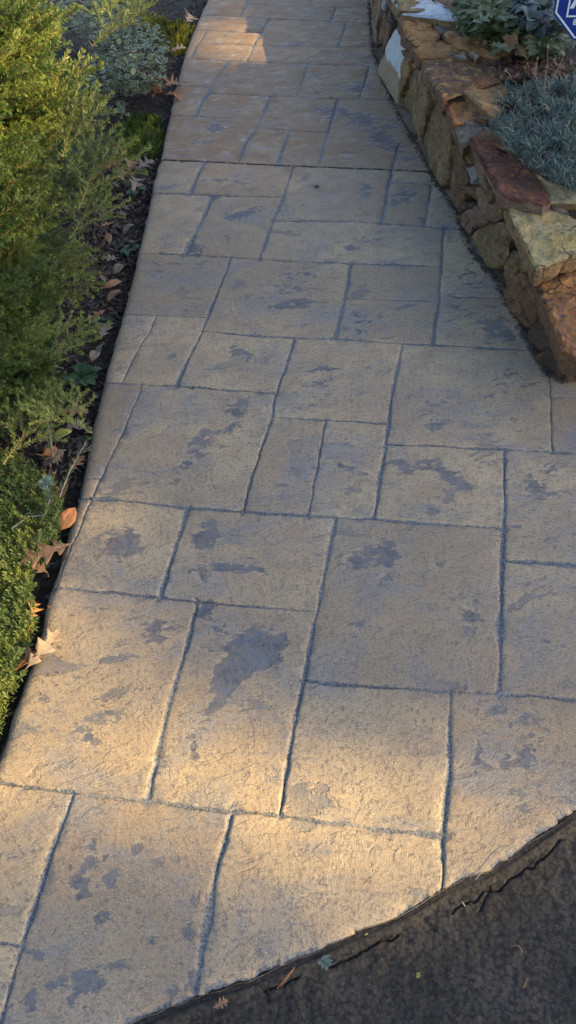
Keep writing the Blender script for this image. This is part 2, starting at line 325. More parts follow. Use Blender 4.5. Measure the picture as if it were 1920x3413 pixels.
# ------------------------------------------------------------------ the stamped concrete path
# joints: points in the photo copy, half width in mm, strength
J = [
 ([(-60, 1962), (0, 1970), (90, 1980), (185, 1994), (300, 2008), (380, 2015), (480, 2030), (570, 2040), (700, 2050), (860, 2072), (1000, 2090), (1114, 2099)], 7, .85),
 ([(185, 1994), (170, 2038), (132, 2132), (100, 2237), (75, 2316), (55, 2381), (30, 2464), (5, 2550), (-12, 2600)], 7, 1),
 ([(-80, 2366), (0, 2372), (55, 2382)], 5, 1),
 ([(583, 2043), (560, 2140), (535, 2250), (510, 2370), (490, 2508)], 8, 1),
 ([(1135, 1742), (1130, 1850), (1131, 1940), (1120, 2000), (1115, 2100), (1112, 2240)], 7, 1),
 ([(137, 1478), (280, 1490), (400, 1502), (520, 1515), (640, 1525), (797, 1536)], 5, .9),
 ([(497, 1514), (492, 1540), (470, 1620), (440, 1730), (405, 1850), (370, 2012)], 8, 1),
 ([(845, 1305), (825, 1400), (797, 1540), (770, 1680), (745, 1800), (720, 1940), (702, 2052)], 7, 1),
 ([(765, 1712), (797, 1718), (960, 1728), (1100, 1738), (1255, 1744), (1370, 1752), (1449, 1760), (1560, 1768)], 7, .9),
 ([(1270, 1130), (1270, 1200), (1268, 1320), (1265, 1400), (1262, 1500), (1258, 1620), (1255, 1744)], 8, 1),
 ([(1266, 1409), (1380, 1417), (1449, 1421), (1560, 1428)], 7, .85),
 ([(196, 1250), (230, 1255), (340, 1262), (475, 1277), (610, 1286), (775, 1297), (845, 1303), (940, 1304), (1100, 1318), (1267, 1329)], 7, .95),
 ([(473, 1277), (440, 1380), (403, 1502)], 9, 1),
 ([(354, 966), (350, 990), (300, 1106), (255, 1201), (225, 1266), (200, 1331), (183, 1363), (160, 1420), (140, 1480)], 3.5, .7),
 ([(206, 1203), (255, 1203)], 3, .6),
 ([(742, 850), (715, 930), (690, 1000), (685, 1050), (650, 1150), (625, 1230), (612, 1286)], 8, 1),
 ([(686, 1048), (800, 1055), (976, 1066)], 5, .85),
 ([(820, 1057), (815, 1080), (808, 1120), (795, 1200), (775, 1297)], 5, .8),
 ([(1012, 866), (1000, 930), (985, 1010), (970, 1120), (955, 1220), (940, 1304)], 8, 1),
 ([(969, 1119), (1089, 1121), (1180, 1127), (1259, 1129), (1379, 1136), (1449, 1140), (1580, 1150)], 7, .85),
 ([(1383, 936), (1385, 1000), (1387, 1060), (1391, 1137)], 7, .9),
 ([(1386, 998), (1449, 1000), (1600, 1005)], 5, .85),
 ([(260, 961), (355, 967), (445, 970), (540, 978), (692, 990)], 6, .9),
 ([(582, 648), (545, 740), (510, 830), (480, 890), (443, 970)], 9, 1),
 ([(509, 833), (620, 842), (740, 850), (839, 851), (909, 856), (1004, 864), (1089, 867), (1224, 875), (1350, 881)], 7, .95),
 ([(884, 664), (870, 740), (855, 800), (841, 851)], 9, 1),
 ([(866, 751), (980, 754), (1094, 758), (1103, 758)], 6, .85),
 ([(1118, 573), (1112, 650), (1105, 750), (1095, 830), (1089, 867)], 9, .95),
 ([(1105, 745), (1224, 748), (1280, 754)], 5, .6),
 ([(346, 637), (385, 637), (465, 640), (580, 647), (700, 655), (885, 663), (1000, 666), (1111, 669)], 6, .95),
 ([(316, 790), (340, 792), (440, 795), (522, 799)], 5, .8),
 ([(392, 794), (380, 830), (350, 873), (310, 955), (306, 964)], 4.5, .7),
 ([(538, 491), (533, 500), (500, 570), (465, 640)], 10, 1),
 ([(684, 554), (724, 555), (874, 556), (959, 561), (1069, 570), (1119, 574), (1170, 578)], 8, .9),
 ([(738, 418), (715, 490), (685, 560), (653, 652)], 10, 1),
 ([(381, 484), (475, 488), (540, 491), (714, 495)], 6, .9),
 ([(516, 407), (495, 445), (478, 488)], 10, 1),
 ([(1004, 362), (985, 430), (972, 500), (958, 561)], 11, 1),
 ([(978, 458), (1080, 463), (1106, 464)], 8, .85),
 ([(1086, 463), (1075, 530), (1068, 570)], 8, .9),
 ([(996, 360), (1060, 364)], 7, .6),
 ([(648, 322), (617, 360), (597, 410)], 10, 1),
 ([(730, 328), (715, 365), (697, 414)], 10, 1),
 ([(850, 249), (829, 320), (812, 380), (799, 420)], 11, 1),
 ([(644, 321), (724, 327), (828, 333)], 7, .8),
 ([(424, 290), (490, 292), (645, 300), (656, 300)], 7, .85),
 ([(517, 234), (600, 238), (680, 242), (760, 244), (850, 249), (985, 251)], 7, .75),
 ([(573, 152), (546, 195), (520, 237), (490, 292)], 12, 1),
 ([(680, 242), (660, 290), (644, 322)], 10, .9),
 ([(440, 216), (530, 220)], 6, .6),
 ([(459, 146), (570, 152), (620, 154), (724, 158), (765, 161), (924, 165), (965, 166)], 8, .85),
 ([(775, 161), (760, 205), (744, 244)], 10, .8),
 ([(930, 165), (920, 200), (904, 250)], 12, .9),
 ([(678, 46), (645, 100), (620, 154)], 12, 1),
 ([(501, 37), (600, 41), (680, 47), (750, 50), (850, 54), (938, 58)], 8, .8),
 ([(484, 75), (520, 77), (660, 82)], 7, .8),
 ([(520, 77), (500, 108), (478, 146)], 11, .9),
 ([(625, -4), (603, 42)], 13, 1),
 ([(545, 109), (635, 114), (724, 115), (850, 117), (945, 118)], 8, .8),
 ([(874, 54), (851, 117)], 11, .9),
 ([(844, 20), (833, 54)], 11, .9),
 ([(622, 10), (724, 15), (840, 19), (940, 22)], 8, .7),
]
JW = [([p for p in pl], 8, .9) for pl in (
 [(-.10, 6.0), (.5, 5.85), (1.1, 5.7)], [(.05, 6.5), (.7, 6.4), (1.4, 6.25)], [(.5, 7.2), (1.6, 6.9)], [(.45, 5.4), (.55, 5.87)], [(.35, 5.9), (.5, 6.47)], [(.85, 6.35), (1.0, 7.05)],
 [(1.25, 1.0), (1.12, 1.8)], [(1.9, 1.5), (1.85, 1.85)])]
CONTROL = [(399, 402), (520, 407), (724, 417), (850, 422), (975, 427), (1110, 434)]
lines = [([at(*p).xy for p in pl], w / 1000, s) for pl, w, s in J] + [([Vector(p) for p in pl], w / 1000, s) for pl, w, s in JW]
ctl = ([at(*p).xy for p in CONTROL], .0035, 1.15)
lines.append(ctl)

def resample(pts, step):
    out = [pts[0]]
    for a, b in zip(pts, pts[1:]):
        n = max(1, int((b - a).length / step + .5))
        out += [a.lerp(b, (i + 1) / n) for i in range(n)]
    return out
def nearest_on(pl, p):
    best = None
    for a, b in zip(pl, pl[1:]):
        d = b - a; t = max(0, min(1, (p - a).dot(d) / max(d.length_squared, 1e-12))); q = a + d * t
        if best is None or (q - p).length < best[0]: best = ((q - p).length, q)
    return best
BORDER = LEFT[::-1]
RIGHT_IN = [Vector((2.2, bnd(2.2))), Vector((2.1, 1.9)), Vector((1.0, 1.86))] + [p + Vector((.10, .0)) for p in WBX[::-1][1:]]
asp_in = [p for p in ASP if -.75 < p.x < 2.2]
OUT = LEFT + asp_in + RIGHT_IN
OUT = [p.copy() for p in OUT]
for li, (pl, w, s) in enumerate(lines):
    for end in (0, -1):
        p = pl[end]; best = None
        for lj, (ql, _, _) in enumerate(lines + [(OUT + OUT[:1], 0, 0)]):
            if lj == li: continue
            b = nearest_on(ql, p)
            if b[0] < .045 and (best is None or b[0] < best[0]): best = b
        if best:
            q = best[1]; d = pl[end] - pl[1 if end == 0 else -2]; d.normalize()
            pl[end] = q + d * .004
        elif nearest_on(WBX, p)[0] < .07 or abs(p.x) > .6 or p.y > 5.3 or p.y < .35:   # runs on under the wall or out of the picture
            d = pl[end] - pl[1 if end == 0 else -2]; d.normalize()
            ext = p + d * (.16 if p.x < .9 else .9)
            if end == 0: pl.insert(0, ext)
            else: pl.append(ext)
fine = []
for pl, w, s in lines:
    rp = resample(pl, .011 if pl[0].y < 2.6 else .02); k = len(rp)
    ctlj = (pl is ctl[0])
    if not ctlj:
        for i in range(1, k - 1):
            t = (rp[i + 1] - rp[i - 1]).normalized(); nrm = Vector((-t.y, t.x))
            rp[i] = rp[i] + nrm * (.0035 * noise.fractal(Vector((rp[i].x * 28, rp[i].y * 28, 7.7)), 1, 2, 3))
    fine.append(rp)
outf = resample(OUT + OUT[:1], .02)[:-1]
n0 = len(outf)
for i in range(n0):
    p = outf[i]
    if abs(left_x(p.y) - p.x) < .004: outf[i] = p + Vector((.005 * noise.fractal(Vector((p.x * 18, p.y * 18, 6)), 1, 2, 4), 0))
for i in range(n0):
    p = outf[i]
    if p.y < bnd(p.x) + .01:      # ragged edge against the asphalt
        outf[i] = p + Vector((0, .006 * noise.fractal(Vector((p.x * 40, p.y * 40, 1)), 1, 2, 3)))
poly = np.array([(p.x, p.y) for p in outf])
def inside(P, poly):
    x, y = P[:, 0][:, None], P[:, 1][:, None]
    a = poly; b = np.roll(poly, -1, 0)
    res = np.zeros(len(P), int)
    for s in range(0, len(P), 4000):
        xs, ys = x[s:s + 4000], y[s:s + 4000]
        c = ((a[:, 1] > ys) != (b[:, 1] > ys))
        with np.errstate(divide='ignore', invalid='ignore'):
            xi = a[:, 0] + (ys - a[:, 1]) / (b[:, 1] - a[:, 1]) * (b[:, 0] - a[:, 0])
        res[s:s + 4000] = (c & (xs < xi)).sum(1) % 2
    return res.astype(bool)
def seg_dist(P, segs):
    """distance of every point to every segment set -> min over segments, index"""
    A = segs[:, :2]; D = segs[:, 2:] - A; L2 = np.maximum((D ** 2).sum(1), 1e-12)
    dm = np.empty(len(P)); im = np.empty(len(P), int)
    for s in range(0, len(P), 3000):
        p = P[s:s + 3000]
        t = ((p[:, None, :] - A) * D).sum(2) / L2; t = np.clip(t, 0, 1)
        d = np.sqrt((((A + t[..., None] * D) - p[:, None, :]) ** 2).sum(2))
        im[s:s + 3000] = d.argmin(1); dm[s:s + 3000] = d.min(1)
    return dm, im
V2 = [tuple(p) for p in outf]; E2 = [(i, (i + 1) % n0) for i in range(n0)]
for rp in fine:
    b = len(V2); V2 += [tuple(p) for p in rp]; E2 += [(b + i, b + i + 1) for i in range(len(rp) - 1)]
extra = []
for (pl, w, s), rp in zip(lines, fine):
    far = pl[0].y > 2.6
    for i in range(1, len(rp) - 1):
        t = (rp[i + 1] - rp[i - 1]).normalized(); nrm = Vector((-t.y, t.x))
        for k in ((1.0, 1.6, 2.3) if pl is ctl[0] else (.45, .85, 1.3) if not far else (.6, 1.2)):
            for sgn in (1, -1): extra.append(tuple(rp[i] + nrm * sgn * max(w, .003) * k))
rr = np.random.RandomState(3)
y = .15
while y < 7.6:
    st = .017 if y < 1.7 else (.024 if y < 3.4 else .034)
    for x in np.arange(-.8, 2.2, st): extra.append((x + rr.uniform(-.3, .3) * st, y + rr.uniform(-.3, .3) * st))
    y += st
for p0, p1 in zip(outf, outf[1:]):        # rows inside the rounded left edge
    pass
for p in resample(LEFT, .02):
    for d in (.006, .014, .024): extra.append((p.x + d, p.y))
extra = np.array(extra)
ins = inside(extra, poly)
extra = extra[ins]
jsegs = []; jid = []
for k, rp in enumerate(fine):
    for a, b in zip(rp, rp[1:]): jsegs.append((a.x, a.y, b.x, b.y)); jid.append(k)
# coarse segments are enough to measure distances
csegs = []; cid = []
for k, rp in enumerate(fine):
    q = rp[::3] + ([rp[-1]] if (len(rp) - 1) % 3 else [])
    for a, b in zip(q, q[1:]): csegs.append((a.x, a.y, b.x, b.y)); cid.append(k)
csegs = np.array(csegs); cid = np.array(cid)
V2 += [tuple(p) for p in extra]
vo, eo, fo, _, oe, _ = geometry.delaunay_2d_cdt([Vector(v) for v in V2], E2, [], 0, 1e-5, True)
P = np.array([(v.x, v.y) for v in vo])
blocked = set()
for e, orig in zip(eo, oe):
    if orig: blocked.add((min(e), max(e)))
F = np.array([tuple(f) for f in fo if len(f) == 3])
cen = P[F].mean(1); keep = inside(cen, poly); F = F[keep]
emap = {}
for fi, f in enumerate(F):
    for a, b in ((f[0], f[1]), (f[1], f[2]), (f[2], f[0])):
        emap.setdefault((min(a, b), max(a, b)), []).append(fi)
adj = [[] for _ in range(len(F))]
for e, fs in emap.items():
    if len(fs) == 2 and (int(e[0]), int(e[1])) not in blocked: adj[fs[0]].append(fs[1]); adj[fs[1]].append(fs[0])
cell = -np.ones(len(F), int); nc = 0
for i in range(len(F)):
    if cell[i] >= 0: continue
    stack = [i]; cell[i] = nc
    while stack:
        k = stack.pop()
        for n in adj[k]:
            if cell[n] < 0: cell[n] = nc; stack.append(n)
    nc += 1
# profile
dj, ji = seg_dist(P, csegs)
# the fine polyline wiggles around the coarse one: snap true joint vertices
wj = np.array([l[1] for l in lines])[cid[ji]]; sj = np.array([l[2] for l in lines])[cid[ji]]
isctl = cid[ji] == len(lines) - 1
def fn(P, sc, seed, oc=3): return np.array([noise.fractal(Vector((x * sc, y_ * sc, seed)), 1, 2, oc) for x, y_ in P])
wob = fn(P, 30, 5.5); wob2 = fn(P, 7, 9.1, 2)
onj = np.zeros(len(P), bool)
for e in blocked: onj[e[0]] = True; onj[e[1]] = True
weff = wj * np.where(isctl, 1, .68 * np.clip(1.0 + .95 * wob + .55 * wob2, .3, 2.3))
dd = np.where(onj, np.minimum(dj, .001), dj)
g = np.clip(1.25 - dd / np.maximum(weff, .002) * .9, 0, 1); g = g * g * (3 - 2 * g)
g = np.where(isctl & ~onj, np.where(dj < .004, .8, 0), g)
fade = np.clip(.80 + .9 * fn(P, 4.5, 21.0, 2), .5, 1.0)
joint = g * sj * np.where(isctl, 1, fade)
loL = np.array([(p.x, p.y) for p in LEFT]); segL = np.hstack([loL[:-1], loL[1:]]); dL, _ = seg_dist(P, segL)
aseg = np.array([(p.x, p.y) for p in asp_in]); segA = np.hstack([aseg[:-1], aseg[1:]]); dA, _ = seg_dist(P, segA)
wbs = np.array([(p.x, p.y) for p in WBX]); segW = np.hstack([wbs[:-1], wbs[1:]]); dW, _ = seg_dist(P, segW)
# stains seen in the photo: (x, y, half length, half width, angle in the photo deg, strength) in photo copy px
ST = [(640, 1640, 66, 44, -25, 1.1), (580, 1690, 60, 30, -60, 1), (545, 1770, 32, 10, -30, .7), (390, 1580, 60, 20, 5, .5), (400, 1605, 40, 10, 0, .6), (300, 1655, 60, 9, -12, .75), (205, 1690, 35, 10, -30, .55),
 (560, 1580, 40, 22, 10, .5), (312, 1365, 42, 30, -5, .75), (520, 1345, 26, 34, 30, .75), (600, 1430, 85, 10, 8, .7), (500, 1440, 20, 28, -30, .4), (500, 1110, 30, 45, 25, .5), (590, 1030, 35, 22, 10, .5), (570, 1080, 40, 12, -30, .5),
 (470, 1165, 30, 14, -40, .55), (490, 1360, 10, 12, 0, .4), (905, 1400, 52, 22, -25, .6), (975, 1390, 32, 30, 10, .7), (960, 1440, 20, 16, 0, .5), (1100, 1420, 50, 20, -30, .35), (1180, 1540, 22, 60, 0, .45), (890, 1580, 30, 24, 0, .35), (1010, 1170, 40, 22, 0, .55),
 (1075, 1170, 55, 16, 5, .5), (1140, 1205, 45, 18, 30, .65), (1165, 1225, 26, 10, 0, .6), (870, 1175, 45, 8, 20, .5), (880, 1225, 26, 22, 0, .4), (1095, 1070, 30, 20, 0, .5), (1100, 1045, 45, 12, -10, .35), (1260, 1060, 70, 9, -5, .3), (1240, 1000, 60, 6, -8, .35),
 (1380, 1180, 50, 14, 3, .4), (1350, 1230, 24, 24, 0, .6), (1395, 1240, 40, 12, 0, .5), (1330, 1205, 10, 40, 8, .6), (1330, 1800, 60, 40, 0, .28), (1205, 1880, 8, 80, 5, .65), (1260, 1915, 60, 10, -12, .65), (1325, 1905, 22, 34, 15, .7), (1240, 1790, 40, 18, 0, .5), (1290, 1830, 45, 10, -5, .5),
 (1350, 1850, 26, 12, -20, .6), (1320, 2010, 30, 24, -40, .5), (1290, 1985, 30, 14, 30, .4), (275, 1805, 38, 16, -8, .65), (205, 1835, 24, 14, 10, .75), (235, 1865, 14, 24, -35, .7), (85, 1830, 18, 18, 0, .45), (115, 1760, 30, 12, 0, .4), (485, 1880, 10, 42, -25, .65), (520, 1820, 30, 18, 20, .4), (480, 1830, 22, 14, 0, .3),
 (225, 2150, 14, 70, 12, .55), (200, 2230, 20, 28, -20, .8), (270, 2215, 36, 16, -25, .75), (345, 2130, 10, 20, 35, .75), (265, 2155, 24, 12, -30, .55), (400, 2165, 16, 10, -30, .45), (255, 2310, 16, 30, 30, .6), (375, 2345, 12, 28, 5, .55), (470, 2340, 10, 28, -5, .6), (395, 2330, 26, 8, -10, .35),
 (215, 2470, 40, 26, 0, .85), (120, 2490, 90, 14, -12, .55), (280, 2430, 40, 16, -10, .55), (350, 2460, 20, 24, 0, .45), (200, 2530, 30, 22, 0, .4), (60, 2540, 60, 10, 10, .6), (485, 2465, 12, 26, 0, .55), (600, 2340, 20, 10, 0, .25), (420, 2480, 40, 30, 0, .3),
 (410, 1935, 22, 40, -28, .42), (515, 1535, 26, 16, -35, .85), (490, 625, 22, 16, 25, .75), (540, 495, 12, 6, 0, .9), (600, 885, 30, 14, 20, .6), (630, 910, 18, 8, 10, .55), (800, 960, 40, 9, -10, .6), (820, 925, 40, 7, -4, .6), (790, 1020, 22, 9, 0, .5), (740, 1100, 20, 8, -20, .5), (830, 985, 26, 10, 0, .4),
 (740, 765, 60, 12, -6, .6), (700, 730, 70, 20, 0, .35), (770, 690, 70, 20, 0, .3), (640, 745, 40, 6, 0, .4), (600, 540, 45, 12, -10, .55), (640, 525, 26, 8, -20, .5), (880, 622, 18, 8, 0, .7), (930, 600, 60, 5, 4, .4), (940, 800, 20, 9, -30, .65), (898, 815, 5, 42, -10, .6), (960, 725, 22, 9, 0, .3), (400, 690, 40, 12, 0, .3), (385, 665, 30, 10, -10, .35), (560, 455, 70, 12, 3, .4), (1020, 495, 36, 18, -25, .5), (920, 480, 20, 26, 30, .45), (1020, 395, 26, 12, -20, .4),
 (1180, 780, 60, 30, 0, .3), (1250, 830, 60, 30, 20, .5), (1190, 700, 50, 36, 30, .32), (1130, 820, 25, 10, 0, .4), (1290, 960, 70, 24, 0, .35), (1200, 620, 40, 30, 0, .3), (690, 330, 26, 8, 0, .35), (545, 320, 30, 18, 0, .5), (840, 280, 60, 16, 0, .5), (910, 300, 60, 24, 15, .5), (960, 350, 60, 24, 30, .5), (900, 220, 50, 20, 0, .45), (800, 225, 40, 14, 0, .35), (880, 140, 60, 8, 0, .35), (800, 190, 40, 10, 0, .3), (660, 440, 40, 10, 0, .25), (980, 320, 40, 20, 0, .4)]
stain = np.zeros(len(P))
for (x, y_, a, b, ang, s) in ST:
    c0 = at(x, y_); ca, sa = math.cos(R(ang)), math.sin(R(ang))
    ux = (at(x + ca * a, y_ + sa * a) - c0).xy; uy = (at(x - sa * b, y_ + ca * b) - c0).xy
    Mx = np.linalg.inv(np.array([[ux.x, uy.x], [ux.y, uy.y]]))
    q = (P - np.array([c0.x, c0.y])) @ Mx.T; rr_ = np.sqrt((q ** 2).sum(1))
    stain = np.maximum(stain, s * np.clip(1.3 - rr_ * .75, 0, 1))
weather = np.clip((P[:, 1] - 2.6) / .8, 0, 1) * np.where(P[:, 1] > 3.235 - .303 * P[:, 0], 1, .35)
fringe = np.where(isctl, np.clip(1.8 - dj / .005, 0, 1), 0) + np.where(dL < .03, .45 * (1 - dL / .03), 0) + np.clip(1 - (dW + .006 * wob * 3) / .035, 0, 1) * .9 + np.where(dA < .012, .35 * (1 - dA / .012), 0)  # darker tone along control joint, left edge (soil), wall foot and asphalt edge
Z = -.0065 * joint * np.where(isctl, 2.0, 1) + .0010 * fn(P, 12, 2.2) + .0006 * fn(P, 45, 8.8, 2) - .0012 * np.clip(stain - .2, 0, .5)
eL = np.clip(1 - dL / .026, 0, 1); Z -= .012 * eL ** 2.2
eA = np.clip(1 - dA / .012, 0, 1); Z -= .004 * eA ** 2
path = None
bv = []; bf = []
for i, p in enumerate(outf):
    zt = -.012 if min((p - q).length for q in LEFT) < .35 and abs(left_x(p.y) - p.x) < .02 else -.004
    bv += [(p.x, p.y, zt), (p.x, p.y, -.075)]
for i in range(n0):
    j = (i + 1) % n0; bf.append((2 * i, 2 * j, 2 * j + 1, 2 * i + 1))
path = mesh_ob('garden_path', bv, bf, M['concrete'], smooth=True)
tag(path, 'curving tan stamped concrete path with grey joints', 'path', kind='structure')
slabs = []
for k in range(nc):
    fs = F[cell == k]
    if len(fs) < 12: continue
    ids = np.unique(fs); mp = {int(v): i for i, v in enumerate(ids)}
    o = mesh_ob('paving_slab', [(P[i, 0], P[i, 1], Z[i]) for i in ids], [tuple(mp[int(v)] for v in f) for f in fs], M['concrete'], path, smooth=True)
    for nm, arr in (('joint', joint), ('stain', stain), ('weather', weather), ('fringe', fringe)):
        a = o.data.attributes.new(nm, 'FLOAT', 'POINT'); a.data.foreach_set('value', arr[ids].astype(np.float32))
    slabs.append(o)
print('SLABS', len(slabs), 'tris', len(F))

# ------------------------------------------------------------------ asphalt driveway
def asphalt():
    xs = list(np.linspace(-6, -.47, 26)) + list(np.arange(-.46, .66, .0032)) + list(np.linspace(.67, 6, 26))
    ts = list(np.arange(0, .11, .0022)) + list(np.arange(.11, .50, .0045)) + list(np.linspace(.52, 1.2, 12)) + [1.6, 2.5, 4, 7, 12]
    v = []; tar = []
    for t in ts:
        for x in xs:
            y = bnd(x) + .03 - t; e = t - .03
            fx = t < .5
            z = -.016
            if fx:
                q = Vector((x, y, 0))
                n1 = noise.fractal(q * 9, 1, 2, 3); n2 = noise.fractal(q * 55 + Vector((3, 1, 5)), 1, 2, 3)
                w = .024 + .010 * noise.noise(Vector((x * 6, 3, 1)))           # tar seal along the slab
                k = max(0, min(1, (w - e) / .02)); k = k * k * (3 - 2 * k)
                z += .004 * n1 * min(1, t / .15) + .0030 * n2 * (1 - .75 * k) + k * (.0115 + .002 * n1)
                if e < .008: z -= .0028
                # long crack wandering along the outer side of the seal, with side branches
                tc = .030 + .014 * noise.fractal(Vector((x * 7, 8, 2)), 1, 2, 3) + .008 * noise.fractal(Vector((x * 40, 4, 2)), 1, 2, 3)
                cw = .0022 * max(0, .30 + 1.3 * noise.noise(Vector((x * 9, 5, 6))))
                d = abs(e - tc); z -= (.009 * max(0, min(1, 1.6 - d / max(cw, .0012))) if cw > .0006 else 0)
                for bx, e0, e1, sl in ((.17, .02, .05, .5), (.30, .02, .055, -.8), (-.12, .015, .04, .5)):
                    if e0 < e < e1:
                        dx = abs(x - bx - sl * (e - e0) - .006 * noise.noise(Vector((e * 90, bx * 30, 0))))
                        z -= .006 * max(0, 1 - dx / .004)
                # scraped wheel-smoothed band further out
                tar.append(min(1, k * 1.0))
            else: tar.append(0)
            v.append((x, y, z))
    nx = len(xs)
    f = [((j + 1) * nx + i, (j + 1) * nx + i + 1, j * nx + i + 1, j * nx + i) for j in range(len(ts) - 1) for i in range(nx - 1)]
    o = mesh_ob('asphalt_driveway', v, f, M['asphalt'], smooth=True)
    a = o.data.attributes.new('tar', 'FLOAT', 'POINT'); a.data.foreach_set('value', np.array(tar, np.float32))
    tag(o, 'dark asphalt driveway with cracked tar seam along the path', 'driveway', kind='structure')
asphalt()

# ------------------------------------------------------------------ dry-stone wall
WF = WBX + [WB[-1] + (WB[-1] - WB[-2]).normalized() * .35]
def on_face(x, y):
    d = ray(x, y); best = None
    for a, b in zip(WF, WF[1:]):
        e = b - a; n = Vector((-e.y, e.x)); den = d[0] * n.x + d[1] * n.y
        if abs(den) < 1e-9: continue
        t = a.dot(n) / den; q = Vector((d[0] * t, d[1] * t)); s = (q - a).dot(e) / e.length_squared
        if t > 0 and -.002 <= s <= 1.002 and (best is None or t < best[0]): best = (t, Vector((q.x, q.y, HC + d[2] * t)))
    return best[1] if best else None
def stone(name, pts, nrm, thick, mat, parent, seed=0, relief=.006, step=.02, flare=.0, side=None):
    nrm = nrm.normalized(); o0 = sum(pts, Vector()) / len(pts)
    ref = Vector((0, 0, 1)) if abs(nrm.z) < .7 else Vector((0, 1, 0))
    u = ref.cross(nrm).normalized(); w = nrm.cross(u)
    p2 = [Vector(((p - o0).dot(u), (p - o0).dot(w))) for p in pts]
    area = sum(a.x * b.y - b.x * a.y for a, b in zip(p2, p2[1:] + p2[:1]))
    if area < 0: p2 = p2[::-1]
    size = math.sqrt(abs(area)); step = max(.008, min(step, size / 5))
    b2 = resample(p2 + p2[:1], step)[:-1]; n = len(b2)
    b2 = [p * (1 + .10 * min(1, .012 / max(size, .01)) * noise.noise(Vector((p.x * 60, p.y * 60, seed)))) +
          Vector((noise.noise(Vector((p.x * 45, p.y * 45, seed + 3))), noise.noise(Vector((p.x * 45, p.y * 45, seed + 9))))) * min(.009, size * .07) for p in b2]
    # rounded shoulder: a second loop slightly inside
    ins_ = []
    for i in range(n):
        t = (b2[(i + 1) % n] - b2[i - 1]).normalized(); ins_.append(b2[i] + Vector((-t.y, t.x)) * min(.006, size * .06))
    V = b2 + ins_; E_ = [(i, (i + 1) % n) for i in range(n)]
    arr = np.array([(p.x, p.y) for p in ins_]); mn = arr.min(0); mx = arr.max(0)
    g = [(x + rng.uniform(-.25, .25) * step, y + rng.uniform(-.25, .25) * step) for x in np.arange(mn[0], mx[0], step) for y in np.arange(mn[1], mx[1], step)]
    if g:
        ga = np.array(g); ok = inside(ga, arr); V = V + [Vector(q) for q in ga[ok]]
    vo, eo, fo, ov, _, _ = geometry.delaunay_2d_cdt(V, E_, [], 1, 1e-6, True)
    vs = []; isb = {}
    for i, (q, og) in enumerate(zip(vo, ov)):
        bd = any(k < n for k in og)
        h = relief * noise.fractal(Vector((q.x * 11, q.y * 11, seed * 1.7)), .9, 2, 5) + relief * .5 * noise.fractal(Vector((q.x * 40, q.y * 40, seed)), 1, 2, 2)
        # split along layers: little terraces
        tr = noise.noise(Vector((q.x * 14, q.y * 14, seed * 2.1 + 5)))
        h += relief * .7 * ((1 if tr > .12 else 0) + (1 if tr > .38 else 0) - (1 if tr < -.28 else 0))
        if bd: h -= min(.006, thick * .15)
        for k in og:
            if k < n: isb[k] = i
        vs.append(o0 + u * q.x + w * q.y + nrm * h)
    fs = [tuple(f) for f in fo]
    nt = len(fs); base = [isb.get(k) for k in range(n)]; base = [b for b in base if b is not None]
    prev = base; m = len(base)
    for lev, (dz, off) in enumerate(((.33, .003 + flare * .3), (.7, .004 + flare), (1.0, -.006 + flare))):
        cur = []
        for k in range(m):
            p = vs[base[k]]; out = (p - o0); out -= nrm * out.dot(nrm); out.normalize()
            jit = .006 * noise.noise(Vector((p.x * 25, p.y * 25, p.z * 25 + lev * 4 + seed))) * min(1, thick / .04)
            cur.append(len(vs)); vs.append(p - nrm * thick * dz + out * (off * min(1, thick / .04) + jit))
        for k in range(m):
            fs.append((prev[k], cur[k], cur[(k + 1) % m], prev[(k + 1) % m]))
        prev = cur
    fs.append(tuple(prev[::-1]))
    c0 = o0 - nrm * thick * .5
    o = mesh_ob(name, [p - c0 for p in vs], fs, [mat, side or mat], parent, [0] * nt + [1] * (len(fs) - nt))
    o.location = c0
    return o

pA = lambda x, y: (905.7 + .375 * x, .375 * y)
pB = lambda x, y: (905.7 + .375 * x, 301.9 + .375 * y)
pC = lambda x, y: (1056.6 + .2708 * x, 603.8 + .2708 * y)
# core behind the stones
cv = []
core_line = WF
wcore = []
for p, q in zip(WF, WF[1:] + WF[-1:]): pass
def zt(y): return float(np.interp(y, [1.5, 1.95, 2.3, 2.9, 3.3, 3.8, 4.8, 7], [.12, .15, .205, .235, .275, .315, .35, .36]))
prof = []
for p in WF[:-1]:
    prof.append(p)
prof[-1] = Vector((.80, 1.80))
for p in prof:
    z = zt(p.y)
    cv += [(p.x + .055, p.y, -.1), (p.x + .055, p.y, z), (p.x + .44, p.y + .02, z), (p.x + .44, p.y + .02, -.1)]
cf = [(4 * i + k, 4 * i + 4 + k, 4 * i + 5 + k, 4 * i + 1 + k) for i in range(len(prof) - 1) for k in range(3)]
cf += [(4 * len(prof) - 4, 4 * len(prof) - 3, 4 * len(prof) - 2, 4 * len(prof) - 1), (3, 2, 1, 0)]
wall = mesh_ob('stone_wall', cv, cf, M['soil'])
tag(wall, 'low dry-stacked wall of rusty and olive fieldstone beside the path', 'wall')

